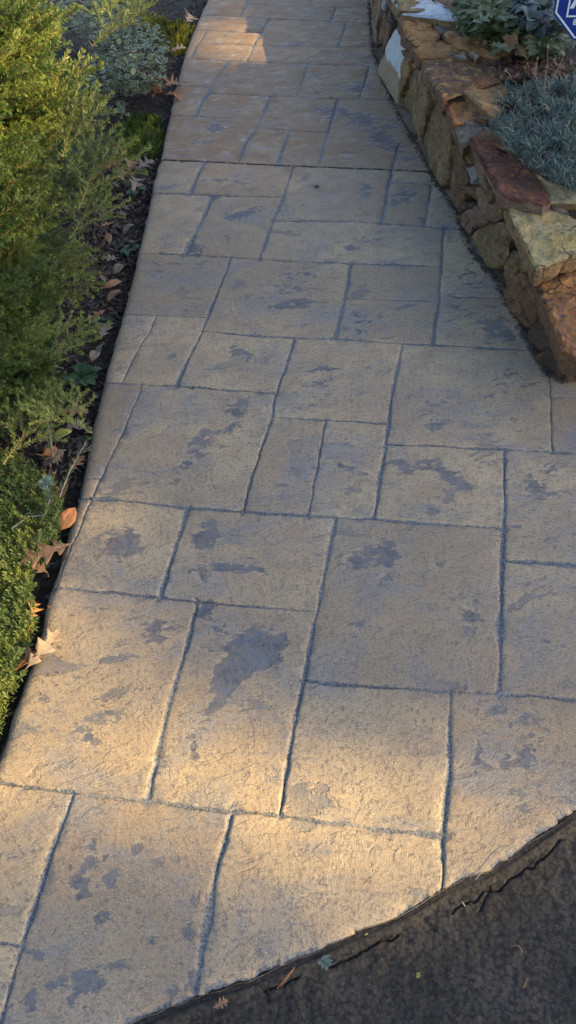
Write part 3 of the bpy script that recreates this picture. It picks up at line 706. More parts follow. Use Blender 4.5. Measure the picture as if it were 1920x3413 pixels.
SIDE = {'red': 'mauve', 'rust': 'brown', 'orange': 'brown', 'darkrust': 'brown', 'yellow': 'tan', 'white': 'tan', 'grey': 'brown', 'brown': 'dark'}
CAPS = [
 ('white', pA, .375, .06, [(228, -4), (262, 52), (288, 88), (420, 104), (590, 128), (738, 140), (640, 90), (560, 62), (500, 22), (462, -30), (200, -40)]),
 ('brown', pA, .37, .05, [(455, -6), (575, 60), (640, 84), (738, 112), (705, 50), (690, 0), (690, -80), (440, -80)]),
 ('white', pA, .385, .06, [(196, -46), (458, -36), (430, -150), (180, -160)]),
 ('orange', pA, .345, .075, [(265, 122), (292, 97), (420, 114), (490, 170), (530, 248), (500, 268), (425, 270), (375, 300), (335, 258)]),
 ('orange', pA, .338, .07, [(340, 268), (380, 304), (430, 275), (540, 262), (620, 297), (712, 364), (600, 374), (400, 373)]),
 ('grey', pA, .347, .03, [(428, 121), (545, 121), (592, 150), (500, 166)]),
 ('cream', pA, .352, .03, [(578, 156), (655, 126), (715, 140), (642, 187)]),
 ('grey', pA, .342, .03, [(494, 176), (580, 166), (640, 190), (575, 222), (545, 236), (522, 222)]),
 ('dark', pA, .348, .05, [(718, 143), (790, 150), (870, 195), (952, 238), (940, 256), (780, 226), (632, 205)]),
 ('orange', pA, .352, .06, [(568, 232), (622, 208), (780, 228), (930, 257), (1008, 330), (1002, 372), (900, 388), (700, 327), (600, 278)]),
 ('grey', pA, .342, .02, [(622, 298), (650, 305), (696, 338), (688, 345)]),
 ('bluegrey', pA, .35, .02, [(735, 348), (755, 346), (798, 375), (775, 382)]),
 ('bluegrey', pA, .345, .02, [(640, 370), (700, 372), (712, 388), (660, 384)]),
 ('darkrust', pA, .328, .075, [(428, 384), (505, 376), (700, 386), (860, 400), (935, 448), (945, 528), (760, 558), (612, 590), (562, 642), (440, 480), (425, 440)]),
 ('tan', pA, .318, .04, [(682, 602), (760, 570), (950, 538), (985, 600), (925, 760), (882, 802), (795, 722), (740, 640)]),
 ('mauve', pA, .335, .03, [(925, 430), (975, 440), (985, 500), (950, 520)]),
 ('grey', pA, .31, .03, [(785, 735), (830, 765), (870, 800), (840, 805), (800, 780)]),
 ('rust', pA, .292, .06, [(562, 655), (612, 608), (690, 628), (770, 700), (802, 760), (812, 800), (720, 810), (640, 832), (590, 730)]),
 ('grey', pA, .287, .06, [(640, 836), (720, 814), (815, 804), (862, 838), (800, 900), (765, 935), (700, 985), (672, 930)]),
 ('brown', pA, .285, .05, [(868, 840), (935, 862), (1010, 950), (985, 1010), (900, 985), (775, 935), (806, 902)]),
 ('red', pB, .296, .055, [(748, 140), (790, 138), (900, 180), (1020, 240), (1190, 380), (1268, 520), (1225, 572), (1110, 542), (975, 505), (930, 470), (885, 370), (825, 270)]),
 ('cream', pB, .275, .04, [(1175, 362), (1240, 388), (1390, 480), (1500, 500), (1500, 560), (1280, 540), (1230, 450)]),
 ('yellow', pB, .266, .075, [(980, 518), (1110, 540), (1240, 575), (1449, 665), (1620, 740), (1620, 850), (1449, 892), (1300, 952), (1185, 992), (1128, 850), (1030, 670)]),
 ('orange', pB, .215, .05, [(1312, 957), (1449, 895), (1600, 865), (1620, 955), (1449, 972), (1330, 985)]),
 ('rust', pC, .195, .085, [(1090, 298), (1240, 272), (1449, 245), (1760, 215), (1800, 1150), (1620, 1260), (1449, 1085), (1340, 992), (1250, 790), (1140, 520)]),
 ('orange', pB, .262, .03, [(1268, 540), (1385, 546), (1400, 576), (1285, 570)]),
 ('grey', pB, .258, .03, [(1236, 572), (1390, 598), (1397, 628), (1300, 612)]),
]
for i, (mk, pf, z, th, pl) in enumerate(CAPS):
    pts = [at(*pf(*p), z) for p in pl]; cc = sum(pts, Vector()) / len(pts); pts = [cc + (p - cc) * 1.03 for p in pts]
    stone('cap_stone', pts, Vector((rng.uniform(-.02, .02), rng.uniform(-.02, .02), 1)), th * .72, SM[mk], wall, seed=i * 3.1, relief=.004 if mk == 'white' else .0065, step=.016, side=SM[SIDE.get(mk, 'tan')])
FACE = [
 ('mauve', pA, [(75, -20), (128, -20), (130, 90), (118, 200), (103, 305), (84, 240)]),
 ('bluegrey', pA, [(136, -20), (166, -20), (174, 45), (160, 78), (145, 40)]),
 ('brown', pA, [(150, 112), (165, 92), (205, 185), (190, 260), (165, 335), (130, 262)]),
 ('olive', pA, [(196, -20), (228, -10), (272, 80), (262, 118), (232, 130), (202, 62)]),
 ('dark', pA, [(132, 70), (150, 100), (128, 250), (135, 300), (108, 320), (125, 190)]),
 ('dark', pA, [(176, 60), (200, 66), (232, 140), (226, 180), (206, 180), (168, 90)]),
 ('twotone', pA, [(214, 186), (236, 192), (276, 330), (266, 490), (250, 722), (200, 590), (148, 480), (180, 330)]),
 ('dark', pA, [(112, 320), (135, 305), (165, 340), (150, 470), (120, 440), (92, 390)]),
 ('brown', pA, [(238, 192), (262, 142), (300, 240), (325, 320), (296, 330), (275, 315)]),
 ('brown', pA, [(280, 330), (300, 334), (348, 415), (334, 442), (310, 410)]),
 ('tan', pA, [(272, 480), (280, 390), (328, 430), (322, 520), (292, 580), (263, 650)]),
 ('tan', pA, [(342, 435), (415, 400), (412, 455), (372, 470), (350, 462)]),
 ('brown', pA, [(312, 350), (340, 350), (395, 385), (345, 430)]),
 ('olive', pA, [(312, 500), (338, 464), (428, 464), (484, 590), (497, 680), (466, 800), (432, 975), (366, 860), (302, 765), (260, 680)]),
 ('olive', pB, [(498, -140), (560, -55), (600, 50), (612, 180), (602, 330), (586, 440), (552, 458), (512, 392), (470, 300), (440, 185), (434, 150), (468, 0)]),
 ('dark', pA, [(490, 620), (548, 668), (620, 830), (650, 950), (620, 930), (560, 740)]),
 ('brown', pB, [(620, 168), (654, 156), (702, 280), (712, 440), (692, 560), (664, 632), (592, 470), (602, 330)]),
 ('olive', pB, [(680, 194), (722, 200), (762, 290), (722, 302)]),
 ('bluegrey', pB, [(708, 322), (744, 304), (780, 370), (752, 442), (728, 400)]),
 ('olive', pB, [(742, 170), (760, 290), (800, 365), (862, 472), (838, 484), (785, 400), (735, 260)]),
 ('brown', pB, [(704, 450), (728, 446), (782, 520), (776, 560), (735, 505)]),
 ('mauve', pB, [(768, 462), (800, 438), (860, 545), (955, 652), (905, 690), (850, 690), (792, 582)]),
 ('brown', pB, [(838, 474), (870, 458), (898, 530), (872, 562)]),
 ('tan', pB, [(880, 545), (962, 572), (957, 618), (932, 636), (886, 592)]),
 ('mauve', pB, [(678, 642), (758, 576), (772, 700), (734, 778)]),
 ('dark', pB, [(672, 560), (700, 545), (760, 570), (690, 630)]),
 ('mauve', pB, [(770, 576), (800, 600), (842, 690), (806, 722), (780, 690)]),
 ('olive', pB, [(742, 778), (790, 722), (862, 696), (960, 680), (986, 722), (972, 860), (992, 920), (935, 1008), (850, 988), (792, 880)]),
 ('olive', pB, [(970, 742), (1000, 735), (1016, 790), (992, 860), (970, 858)]),
 ('dark', pC, [(640, 330), (690, 350), (755, 330), (790, 432), (750, 400), (700, 372)]),
 ('olive', pC, [(780, 290), (850, 100), (892, 150), (890, 290), (862, 400), (820, 466), (786, 425)]),
 ('brown', pC, [(900, 152), (936, 120), (962, 172), (952, 242), (906, 300)]),
 ('olive', pC, [(925, 40), (992, 98), (1062, 270), (992, 288), (960, 300), (975, 180)]),
 ('brown', pC, [(822, 470), (882, 320), (1000, 288), (1076, 302), (1070, 400), (1042, 470), (1100, 650), (1086, 702), (990, 838), (940, 760), (822, 545)]),
 ('brown', pC, [(1046, 492), (1090, 452), (1132, 600), (1112, 616)]),
 ('dark', pC, [(1000, 838), (1092, 712), (1172, 862), (1212, 952), (1192, 1012), (1112, 1052), (1050, 960)]),
 ('dark', pC, [(1105, 1060), (1190, 1018), (1226, 1030), (1300, 1160), (1352, 1230), (1302, 1322), (1192, 1222), (1116, 1112)]),
 ('olive', pC, [(1120, 622), (1146, 602), (1242, 800), (1202, 850), (1152, 722)]),
 ('tan', pC, [(1184, 870), (1246, 816), (1342, 1012), (1430, 1110), (1440, 1230), (1362, 1256), (1262, 1050)]),
 ('brown', pC, [(1308, 1320), (1346, 1238), (1405, 1262), (1440, 1280), (1395, 1325)]),
]
for i, (mk, pf, pl) in enumerate(FACE):
    pts = [on_face(*pf(*p)) for p in pl]; pts = [p for p in pts if p is not None]
    if len(pts) < 3: continue
    c = sum(pts, Vector()) / len(pts); pts = [c + (p - c) * .965 for p in pts]
    k = min(range(len(WF) - 1), key=lambda j: ((WF[j] + WF[j + 1]) * .5 - c.xy).length)
    lo_ = max(0, k - 2); hi_ = min(len(WF) - 1, k + 3)
    e = WF[hi_] - WF[lo_]; nrm = Vector((e.y, -e.x, 0)).normalized()
    if nrm.x > 0: nrm = -nrm
    nrm = (nrm + Vector((0, rng.uniform(-.10, .10), rng.uniform(-.02, .10)))).normalized()
    size = max((a - b).length for a in pts for b in pts)
    stone('stone', pts, nrm, .10, SM[mk], wall, seed=100 + i * 2.3, relief=.003 if mk == 'twotone' else .007, step=.016)
# further courses that lie beyond the top of the picture
for j in range(16):
    y0 = 4.75 + j * .13; xw = float(np.interp(y0, [4.7, 5.2, 6.0, 6.9], [.71, .757, 1.0, 1.45]))
    for lv in range(3):
        z0 = .02 + lv * .10 + rng.uniform(-.01, .01); dy = rng.uniform(.05, .075); dz = rng.uniform(.038, .05)
        yy = y0 + rng.uniform(-.02, .02); sl = .0 if y0 < 5.2 else .5
        c = Vector((xw - .005, yy, z0 + dz))
        pts = [c + Vector((sl * math.cos(a) * dy * .6, math.cos(a) * dy * rng.uniform(.85, 1.1), math.sin(a) * dz * rng.uniform(.85, 1.1))) for a in [k * math.pi / 3.5 for k in range(7)]]
        stone('stone', pts, Vector((-1, sl * .8, 0)), .08, SM[rng.choice(['brown', 'olive', 'tan', 'mauve', 'dark'])], wall, seed=300 + j * 3 + lv, step=.03)
for j in range(6):
    y0 = 4.75 + j * .36; xw = float(np.interp(y0, [4.7, 5.2, 6.0, 6.9], [.71, .757, 1.0, 1.45]))
    pts = [Vector((xw + .2 + a * rng.uniform(.9, 1.05) + .25 * b * (y0 > 5), y0 + b, .37)) for a, b in ((-.21, -.16), (.0, -.18), (.2, -.15), (.22, .12), (.05, .18), (-.2, .16))]
    stone('cap_stone', pts, Vector((0, 0, 1)), .06, SM[rng.choice(['orange', 'tan', 'brown', 'rust'])], wall, seed=400 + j, step=.03)
# return of the wall at its near end, out of the picture
for j in range(9):
    x0 = .93 + j * .13
    for lv in range(2):
        c = Vector((x0 + rng.uniform(-.02, .02), 1.70 + .015 * j, .045 + lv * .085))
        pts = [c + Vector((math.cos(a) * .062, .0, math.sin(a) * .04)) for a in [k * math.pi / 3.5 for k in range(7)]]
        stone('stone', pts, Vector((0, -1, .05)), .09, SM[rng.choice(['brown', 'olive', 'dark', 'tan'])], wall, seed=500 + j * 2 + lv, step=.03)
rc = [(x, y, z) for x in (.9, 2.3) for y in (1.76, 2.0) for z in (-.1, .135)]
mesh_ob('core', rc, [(0, 1, 3, 2), (4, 6, 7, 5), (0, 4, 5, 1), (2, 3, 7, 6), (1, 5, 7, 3)], M['soil'], wall)
for j in range(4):
    x0 = 1.24 + j * .31
    pts = [Vector((x0 + a, 1.86 + b, .19)) for a, b in ((-.15, -.17), (.14, -.18), (.16, .15), (-.14, .17))]
    stone('cap_stone', pts, Vector((0, 0, 1)), .06, SM['brown'], wall, seed=520 + j, step=.03)

def rbz(x, y):
    xf = float(np.interp(y, [1.69, 2.5, 3.3, 4.7, 5.2, 6.0, 6.9], [.83, .73, .69, .71, .757, 1.0, 1.45]))
    k = max(0, min(1, (x - xf - .33) / .06))
    return -.12 + k * (zt(y) + .14 + .03 * min(1, max(0, x - 1.2))) + .012 * noise.fractal(Vector((x * 6, y * 6, 1)), 1, 2, 3)
sheet('planting_bed_right', list(np.linspace(1.0, 1.6, 26)) + list(np.linspace(1.7, 6, 20)), list(np.linspace(1.95, 9, 80)), rbz, M['soil'], kind='structure',
      label='raised planting bed of dark soil behind the stone wall', cat='flower bed')

# ------------------------------------------------------------------ unseen trees right of the picture, crowns shaped to drop sun patches in place
def to_px(x, y):
    q = AX.T @ np.array([x, y, -HC])
    if q[2] > -.05: return None
    return ((CX + FOC * q[0] / -q[2]) / OS, (CY - FOC * q[1] / -q[2]) / OS)
GAPS = [(350, 1900, 430, 190, 1), (850, 2090, 420, 210, 1), (1180, 2010, 260, 190, .8), (60, 2000, 260, 260, .9), (720, 2260, 320, 140, .8), (1340, 1620, 140, 150, .3),
        (330, 1150, 100, 130, .75), (240, 1620, 230, 140, .85), (1330, 2120, 200, 120, .7), (240, 2480, 260, 90, .45), (1000, 1880, 300, 90, .4), (250, 1380, 110, 120, .4)]
SHADES = [(280, 2330, 330, 110, .6), (680, 1640, 170, 170, .8), (1000, 1560, 300, 220, .9)]
def gap(x, y):
    """share of the crown that is open towards the sun above this spot of ground"""
    n = .5 + .5 * noise.fractal(Vector((x * 1.6, y * 1.6, 4)), 1, 2, 2)
    edge = -1.25 - .12 * n
    if x < edge - .12 - .02 * y and y > .2: return 1.0 if n > .36 else .2
    if x < left_x(y) + .02 and y < 1.55 + .2 * n: return .95
    p = to_px(x, y)
    if p is None: return 0.0
    px, py = p
    if 545 < px < 757 and 48 < py < 168 + .1 * (px - 650): return .95
    g = 0
    for a, b, c, d, s in GAPS:
        r = math.hypot((px - a) / c, (py - b) / d)
        if r < 1.15: g = max(g, s * min(1, (1.15 - r) / .4))
    for a, b, c, d, s in SHADES:
        r = math.hypot((px - a) / c, (py - b) / d)
        if r < 1: g -= s * min(1, (1 - r) / .4)
    return g
crowns = [MB(), MB(), MB()]
perp = Vector((-SUND.y, SUND.x, 0)).normalized()
roots = []
for k, off in enumerate((-2.2, 2.6, 7.6)):
    p = Vector((0, 2.6, 0)) + SUND * 26 + perp * (off - 2.6); roots.append(Vector((p.x, p.y, -.16)))
lr = random.Random(5)
def leaf_quad(mb, p, s):
    a = Vector((lr.gauss(0, 1), lr.gauss(0, 1), lr.gauss(0, 1))).normalized(); b = a.orthogonal().normalized()
    b = Matrix.Rotation(lr.uniform(0, 6.28), 3, a) @ b; c = a.cross(b)
    mb.add([p - b * s, p + c * s * .55, p + b * s, p - c * s * .55], [(0, 1, 2, 3)])
for i in range(44000):
    gx = lr.uniform(-4.6, 4.2); gy = lr.uniform(-2.2, 10.5)
    gp = gap(gx, gy)
    if lr.random() < gp: continue
    dist = lr.uniform(21.5, 30)
    p = Vector((gx, gy, 0)) + SUND * dist
    k = min(range(3), key=lambda j: (roots[j].xy - p.xy).length)
    leaf_quad(crowns[k], p, lr.uniform(.07, .12))
for k in range(3):
    c = roots[k] + Vector((0, 0, 11.5))
    for i in range(1200):
        d = Vector((lr.gauss(0, 1), lr.gauss(0, 1), lr.gauss(0, .9))).normalized()
        p = c + Vector((d.x * 3, d.y * 3, d.z * 2.4)) * lr.uniform(.5, 1)
        g0 = p - SUND * (p.z / SUND.z)
        if lr.random() < gap(g0.x, g0.y) or -4.6 < g0.x < 4.2 and -2.2 < g0.y < 10.5: continue
        leaf_quad(crowns[k], p, lr.uniform(.1, .16))
    root = empty('shade_tree', roots[k])
    tag(root, ['broad leafy tree nearest the driveway', 'broad leafy tree in the middle of the row', 'broad leafy tree farthest along the path'][k] + ', unseen, crown shaped to cast dappled shade', 'tree', 'trees shading the garden')
    mb = MB(); mb.tube([(0, 0, 0), (.05, .02, 3), (-.04, .05, 6.5), (0, 0, 9.6)], .22, .12, 9)
    for j in range(9):
        a = j * 2.4; z = 6.4 + j * .5
        mb.tube([(0, 0, z), (math.cos(a) * .9, math.sin(a) * .9, z + 1.2), (math.cos(a) * 2.1, math.sin(a) * 2.1, z + 2.1)], .06, .02, 5)
    mb.build('trunk', M['bark_tree'], root, True)
    cr_ = crowns[k]; cr_.v = [tuple(Vector(v) - roots[k]) for v in cr_.v]
    cr_.build('crown', M['canopy'], root)

# ------------------------------------------------------------------ plant builders
def needle(mb, p, d, L, w, m=1):
    d = d.normalized(); a = d.orthogonal().normalized(); a = Matrix.Rotation(rng.uniform(0, 6.28), 3, d) @ a; b = d.cross(a)
    mid = p + d * L * .55
    mb.add([p, mid + a * w, mid - a * w * .5 + b * w * .8, mid - a * w * .5 - b * w * .8, p + d * L],
           [(0, 1, 2), (0, 2, 3), (0, 3, 1), (4, 2, 1), (4, 3, 2), (4, 1, 3)], m)
def twig(mb, pts, nn, L, w, r0=.0018, r1=.0009, spread=55, up=.35):
    pts = [Vector(p) for p in pts]; mb.tube(pts, r0, r1, 4, 0)
    n = len(pts) - 1
    for i in range(nn):
        t = (i + rng.random()) / nn * n; k = min(int(t), n - 1); p = pts[k].lerp(pts[k + 1], t - k)
        d = (pts[k + 1] - pts[k]).normalized()
        a = d.orthogonal().normalized(); a = Matrix.Rotation(rng.uniform(0, 6.283), 3, d) @ a
        a = (a + Vector((0, 0, up))).normalized()
        s = R(spread + rng.uniform(-14, 14)) * (1 - .35 * (i / nn))
        needle(mb, p, d * math.cos(s) + a * math.sin(s), L * rng.uniform(.75, 1.15), w)
    e = pts[-1]; d = (pts[-1] - pts[-2]).normalized()
    for i in range(9):
        a = Matrix.Rotation(i * .7, 3, d) @ d.orthogonal().normalized()
        needle(mb, e, d + a * .55, L * .8, w)
def spruce_branch(seed, L=.42, mats=None):
    global rng
    old = rng; rng = random.Random(seed)
    mb = MB(); n = 7; pts = []
    dz = rng.uniform(.02, .07); dy = rng.uniform(-.03, .03)
    for i in range(n + 1):
        t = i / n; pts.append(Vector((L * t, dy * t * t, dz * t * t - .03 * t)))
    twig(mb, pts, int(L * 380), .023, .0014, .0026, .0008)
    side = 1
    for i in range(9):
        t = .18 + .75 * i / 9 + rng.uniform(-.03, .03); side = -side
        k = min(int(t * n), n - 1); p = pts[k].lerp(pts[k + 1], t * n - k)
        l = (.20 * (1 - t) + .055) * rng.uniform(.75, 1.2); ang = R(rng.uniform(34, 52)) * side
        d = Vector((math.cos(ang), math.sin(ang), rng.uniform(-.05, .28))).normalized()
        q = [p, p + d * l * .5 + Vector((0, 0, -.004)), p + d * l + Vector((l * .12, 0, .006))]
        twig(mb, q, int(l * 460), .022, .0014, .0013, .0007)
        if l > .1:
            for s2 in (1, -1):
                d2 = Matrix.Rotation(R(40) * s2, 3, 'Z') @ d; l2 = l * rng.uniform(.35, .5); p2 = p + d * l * .45
                twig(mb, [p2, p2 + d2 * l2], int(l2 * 460), .021, .0014, .001, .0006)
    o = mb.build('branch', mats or [M['bark'], M['needle']])
    rng = old
    return o
def place_branch(o, p, d, roll, s):
    d = d.normalized(); z = Vector((0, 0, 1)); y = z.cross(d).normalized(); z = d.cross(y)
    m = Matrix((d, y, z)).transposed().to_4x4()
    o.matrix_local = Matrix.Translation(p) @ m @ Matrix.Rotation(roll, 4, 'X') @ Matrix.Scale(s, 4)

# ---- nest spruce on the left
SC = Vector((-1.42, 2.55, -.06))
spruce = empty('spruce_shrub', SC)
tag(spruce, 'broad mounded spruce with dense green needles spilling over the left bed', 'spruce')
mb = MB(); mb.tube([(0, 0, 0), (.02, .03, .25), (-.03, 0, .6)], .05, .02, 8)
for j in range(16):
    a = j * 2.4; mb.tube([(0, 0, .06 + .02 * j), (math.cos(a) * .25, math.sin(a) * .3, .14 + .03 * j), (math.cos(a) * .5, math.sin(a) * .62, .2 + .035 * j)], .014, .005, 5)
mb.build('trunk', M['greybark'], spruce, True)
M['needle3'] = leaf_mat('spruce_needle_lit_tips', (.11, .165, .03), (.28, .32, .07), .4, .25)  # tip growth, its colour brightened to carry sunlight on the top branches
var = [spruce_branch(40 + i) for i in range(5)] + [spruce_branch(60 + i, mats=[M['bark'], M['needle2']]) for i in range(3)] + [spruce_branch(80 + i, mats=[M['bark'], M['needle3']]) for i in range(4)]
ax_, ay_, az_ = .98, 1.42, 1.28
nb = 0
first = [True] * len(var)
def add_branch(p, d, s, dark=False, roll=None, light=False):
    global nb
    k = rng.randrange(5, 8) if dark else rng.randrange(8, 12) if light else rng.randrange(0, 5)
    if first[k]: o = var[k]; o.parent = spruce; first[k] = False
    else: o = link_copy(var[k], spruce, 'branch')
    place_branch(o, p - SC, d, rng.uniform(-.5, .5) if roll is None else roll, s); nb += 1
for i in range(1500):
    th = rng.uniform(-1.9, 1.9); u = rng.uniform(.02, .98)
    cz = u; rr2 = math.sqrt(1 - cz * cz)
    q = Vector((ax_ * rr2 * math.cos(th), ay_ * rr2 * math.sin(th), az_ * cz))
    tip = SC + q
    if tip.x < -1.75: continue
    layer = rng.random()
    sc_ = rng.uniform(.62, 1.0)
    if nb > 300: break
    d = Vector((q.x / ax_ ** 1.4, q.y / ay_ ** 1.4, .28 * cz + rng.uniform(-.05, .25)))
    d = (d.normalized() + Vector((rng.uniform(-.25, .25), rng.uniform(-.25, .25), rng.uniform(-.1, .2)))).normalized()
    shrink = .90 + .1 * layer if layer > .35 else .74 + .3 * layer
    p = SC + q * shrink - d * .42 * sc_
    if (p + d * .42 * sc_).x > left_x((p + d * .42 * sc_).y) - .07: continue
    add_branch(p, d, sc_, dark=layer < .5)  # deeper branches get the dark needles, shade put into their colour
SIL = np.array([(-60, -60), (345, -60), (320, 20), (290, 80), (225, 150), (262, 235), (268, 320), (250, 400), (238, 480), (246, 560), (232, 650), (222, 740), (228, 800), (190, 870), (140, 930), (120, 1000), (90, 1050), (-60, 1060)], float)
for i in range(1000):
    px, py = rng.uniform(-60, 345), rng.uniform(-60, 1060)
    if nb > 470: break
    if not inside(np.array([[px, py]]), SIL)[0]: continue
    z = float(np.interp(py, [-60, 0, 300, 600, 900, 1060], [.92, .86, .62, .42, .24, .16])) - .16 * max(0, px) / 340 + rng.uniform(-.04, .05)
    tip = at(px, py, z); d = tip - (SC + Vector((0, 0, z * .55))); d.z *= .5
    d = (d.normalized() + Vector((rng.uniform(-.3, .3), rng.uniform(-.3, .3), rng.uniform(-.05, .3)))).normalized(); sc_ = rng.uniform(.55, .9)
    if tip.x > left_x(tip.y) - .07: continue
    add_branch(tip - d * .42 * sc_, d, sc_, light=rng.random() < .35)
# long tips reaching out over the mulch, as in the photo
for (bx, by, tx, ty, z0, z1, s) in [(215, 480, 276, 322, .40, .46, .9), (120, 230, 235, 145, .60, .66, 1), (95, 660, 228, 742, .26, .22, .8), (150, 860, 243, 800, .20, .2, .7), (220, 130, 345, -20, .55, .6, 1.0), (150, 430, 195, 215, .48, .55, .9), (60, 860, 150, 830, .24, .25, .7), (120, 1010, 85, 985, .2, .2, .6), (130, 640, 215, 705, .3, .28, .7), (60, 1090, 130, 985, .16, .18, .6), (200, 560, 258, 470, .32, .33, .7)]:
    a = at(bx, by, z0); b = at(tx, ty, z1); d = (b - a)
    add_branch(b - d.normalized() * .42 * s, d, s, roll=0, light=True)

# ---- blue spruce sprigs below it
bs = empty('blue_spruce_seedling', at(150, 1330, -.03))
tag(bs, 'small blue spruce seedling with pale stems and one frosty blue tip', 'seedling')
def sprig(pts, nn, L, mats, name, **kw):
    mb = MB(); twig(mb, [Vector(p) - bs.location for p in pts], nn, L, .0009, .003, .0016, **kw); return mb.build(name, mats, bs)
g2 = [M['greybark'], M['needle2']]; b2_ = [M['greybark'], M['blue_needle']]
sprig([at(150, 1250, .02), at(175, 1185, .06), at(218, 1108, .09)], 70, .022, g2, 'branch')
sprig([at(136, 1165, .05), at(128, 1110, .09), at(118, 1050, .13)], 80, .022, g2, 'branch')
sprig([at(100, 1320, .02), at(125, 1260, .05), at(117, 1218, .09)], 60, .018, b2_, 'branch', spread=75, up=.1)
sprig([at(30, 1330, .03), at(70, 1300, .05), at(112, 1296, .05)], 50, .02, g2, 'branch')
sprig([at(112, 1296, .04), at(128, 1245, .07)], 40, .02, g2, 'branch')
mb = MB(); tipb = at(117, 1216, .095) - bs.location
for i in range(90):
    a = rng.uniform(0, 6.283); e = rng.uniform(-.3, 1.2); needle(mb, tipb, Vector((math.cos(a) * math.cos(e), math.sin(a) * math.cos(e), math.sin(e))), rng.uniform(.018, .026), .0011, 0)
mb.build('needle_tuft', M['blue_needle'], bs).data
mb = MB(); mb.tube([tipb, tipb + Vector((0, -.004, .006))], .003, .002, 6); mb.build('bud', M['oakorange'], bs)

# ---- plumes: small upright shoots with narrow leaves (phlox, stonecrop)
def plume(mb, p, h, n, L, w, tilt=.3, m=0):
    a = rng.uniform(0, 6.283); d = Vector((math.cos(a) * tilt * rng.random(), math.sin(a) * tilt * rng.random(), 1)).normalized()
    for i in range(n):
        t = (i + .5) / n; b = i * 2.4 + rng.uniform(-.3, .3); o = d.orthogonal().normalized(); o = Matrix.Rotation(b, 3, d) @ o
        dd = (o * (1.05 - .55 * t) + d * (.35 + .7 * t)).normalized(); q = p + d * h * t
        s = dd.cross(d).normalized() * w; l = L * rng.uniform(.8, 1.15) * (1 - .35 * t)
        mb.add([q - s * .5, q + dd * l * .5 - s + d * .001, q + dd * l - d * l * .12, q + dd * l * .5 + s + d * .001], [(0, 1, 2, 3)], m)
def ground_z(x, y): return bedz(x, y)
# creeping phlox mat
mb = MB(); cnt = 0
region = [(0, 1130), (60, 1150), (120, 1200), (165, 1270), (150, 1350), (110, 1400), (60, 1480), (100, 1530), (70, 1590), (50, 1640), (45, 1700), (20, 1760), (0, 1800), (-90, 2000), (-260, 2000), (-260, 1130)]
rp_ = np.array(region, float)
for i in range(3600):
    px, py = rng.uniform(-260, 170), rng.uniform(1130, 2000)
    if not inside(np.array([[px, py]]), rp_)[0]: continue
    p = at(px, py, .0); hgt = .018 + .050 * (.5 + .5 * noise.noise(Vector((p.x * 7, p.y * 7, 2)))) + .02 * min(1, max(0, (-.75 - p.x) / .2))
    if p.x > left_x(p.y) - .018: continue
    p = at(px, py, hgt * .6)
    if p.x > left_x(p.y) - .012: continue
    plume(mb, Vector((p.x, p.y, hgt - .045)), .035, 15, .018, .0017, .9); cnt += 1
for i in range(2300):                      # the mat runs on left of and below the picture
    x, y_ = rng.uniform(-1.75, -.70), rng.uniform(.38, 1.62)
    if x > left_x(y_) - .03 - .05 * rng.random() or math.hypot((x + 1.1) / .68, (y_ - 1.0) / .62) > 1 + .12 * noise.noise(Vector((x * 5, y_ * 5, 0))): continue
    q = to_px(x, y_)
    if q and q[0] > -250 and 1130 < q[1] < 2000: continue
    hgt = .018 + .05 * (.5 + .5 * noise.noise(Vector((x * 7, y_ * 7, 2))))
    plume(mb, Vector((x, y_, hgt - .045)), .035, 15, .018, .0017, .9)
for i in range(230):
    px, py = rng.uniform(-60, 175), rng.uniform(1140, 1800)
    if not inside(np.array([[px, py]]), rp_)[0]: continue
    p = at(px, py, .02)
    if p.x > left_x(p.y) - .02: continue
    plume(mb, Vector((p.x, p.y, rng.uniform(.0, .03))), rng.uniform(.04, .065), 30, .017, .0017, 1.6)
tag(mb.build('creeping_phlox', M['phlox']), 'mat of bright green creeping phlox along the lower left path edge', 'ground cover', kind='stuff')
# stonecrop clumps
def clump(name, label, px, py, rx, ry, n, mat, h=.05, L=.013, seed=1, group=None):
    c = at(px, py, -.04); mb = MB()
    root = empty(name, c); tag(root, label, 'plant', group)
    for i in range(n):
        a = rng.uniform(0, 6.283); r = math.sqrt(rng.random()); p = at(px + rx * r * math.cos(a), py + ry * r * math.sin(a), 0)
        if p.x > left_x(p.y) - .012: continue
        hh = h * (1 - .6 * r * r) * rng.uniform(.6, 1.15)
        plume(mb, Vector((p.x, p.y, ground_z(p.x, p.y))) - c, hh + .012, 34, L * .8, L * .22, 1.5)
    mb.build('shoots', mat, root)
clump('golden_stonecrop', 'yellow-tipped golden stonecrop at the far bend of the path edge', 442, 75, 52, 42, 330, M['sedum'], .045, .014)
clump('golden_stonecrop', 'small olive-gold stonecrop left of the yellow-tipped clump', 385, 45, 40, 22, 170, M['sedum'], .035, .013)
clump('green_stonecrop', 'bright green feathery stonecrop between spruce and path', 352, 325, 62, 62, 420, M['sedum2'], .05, .014)

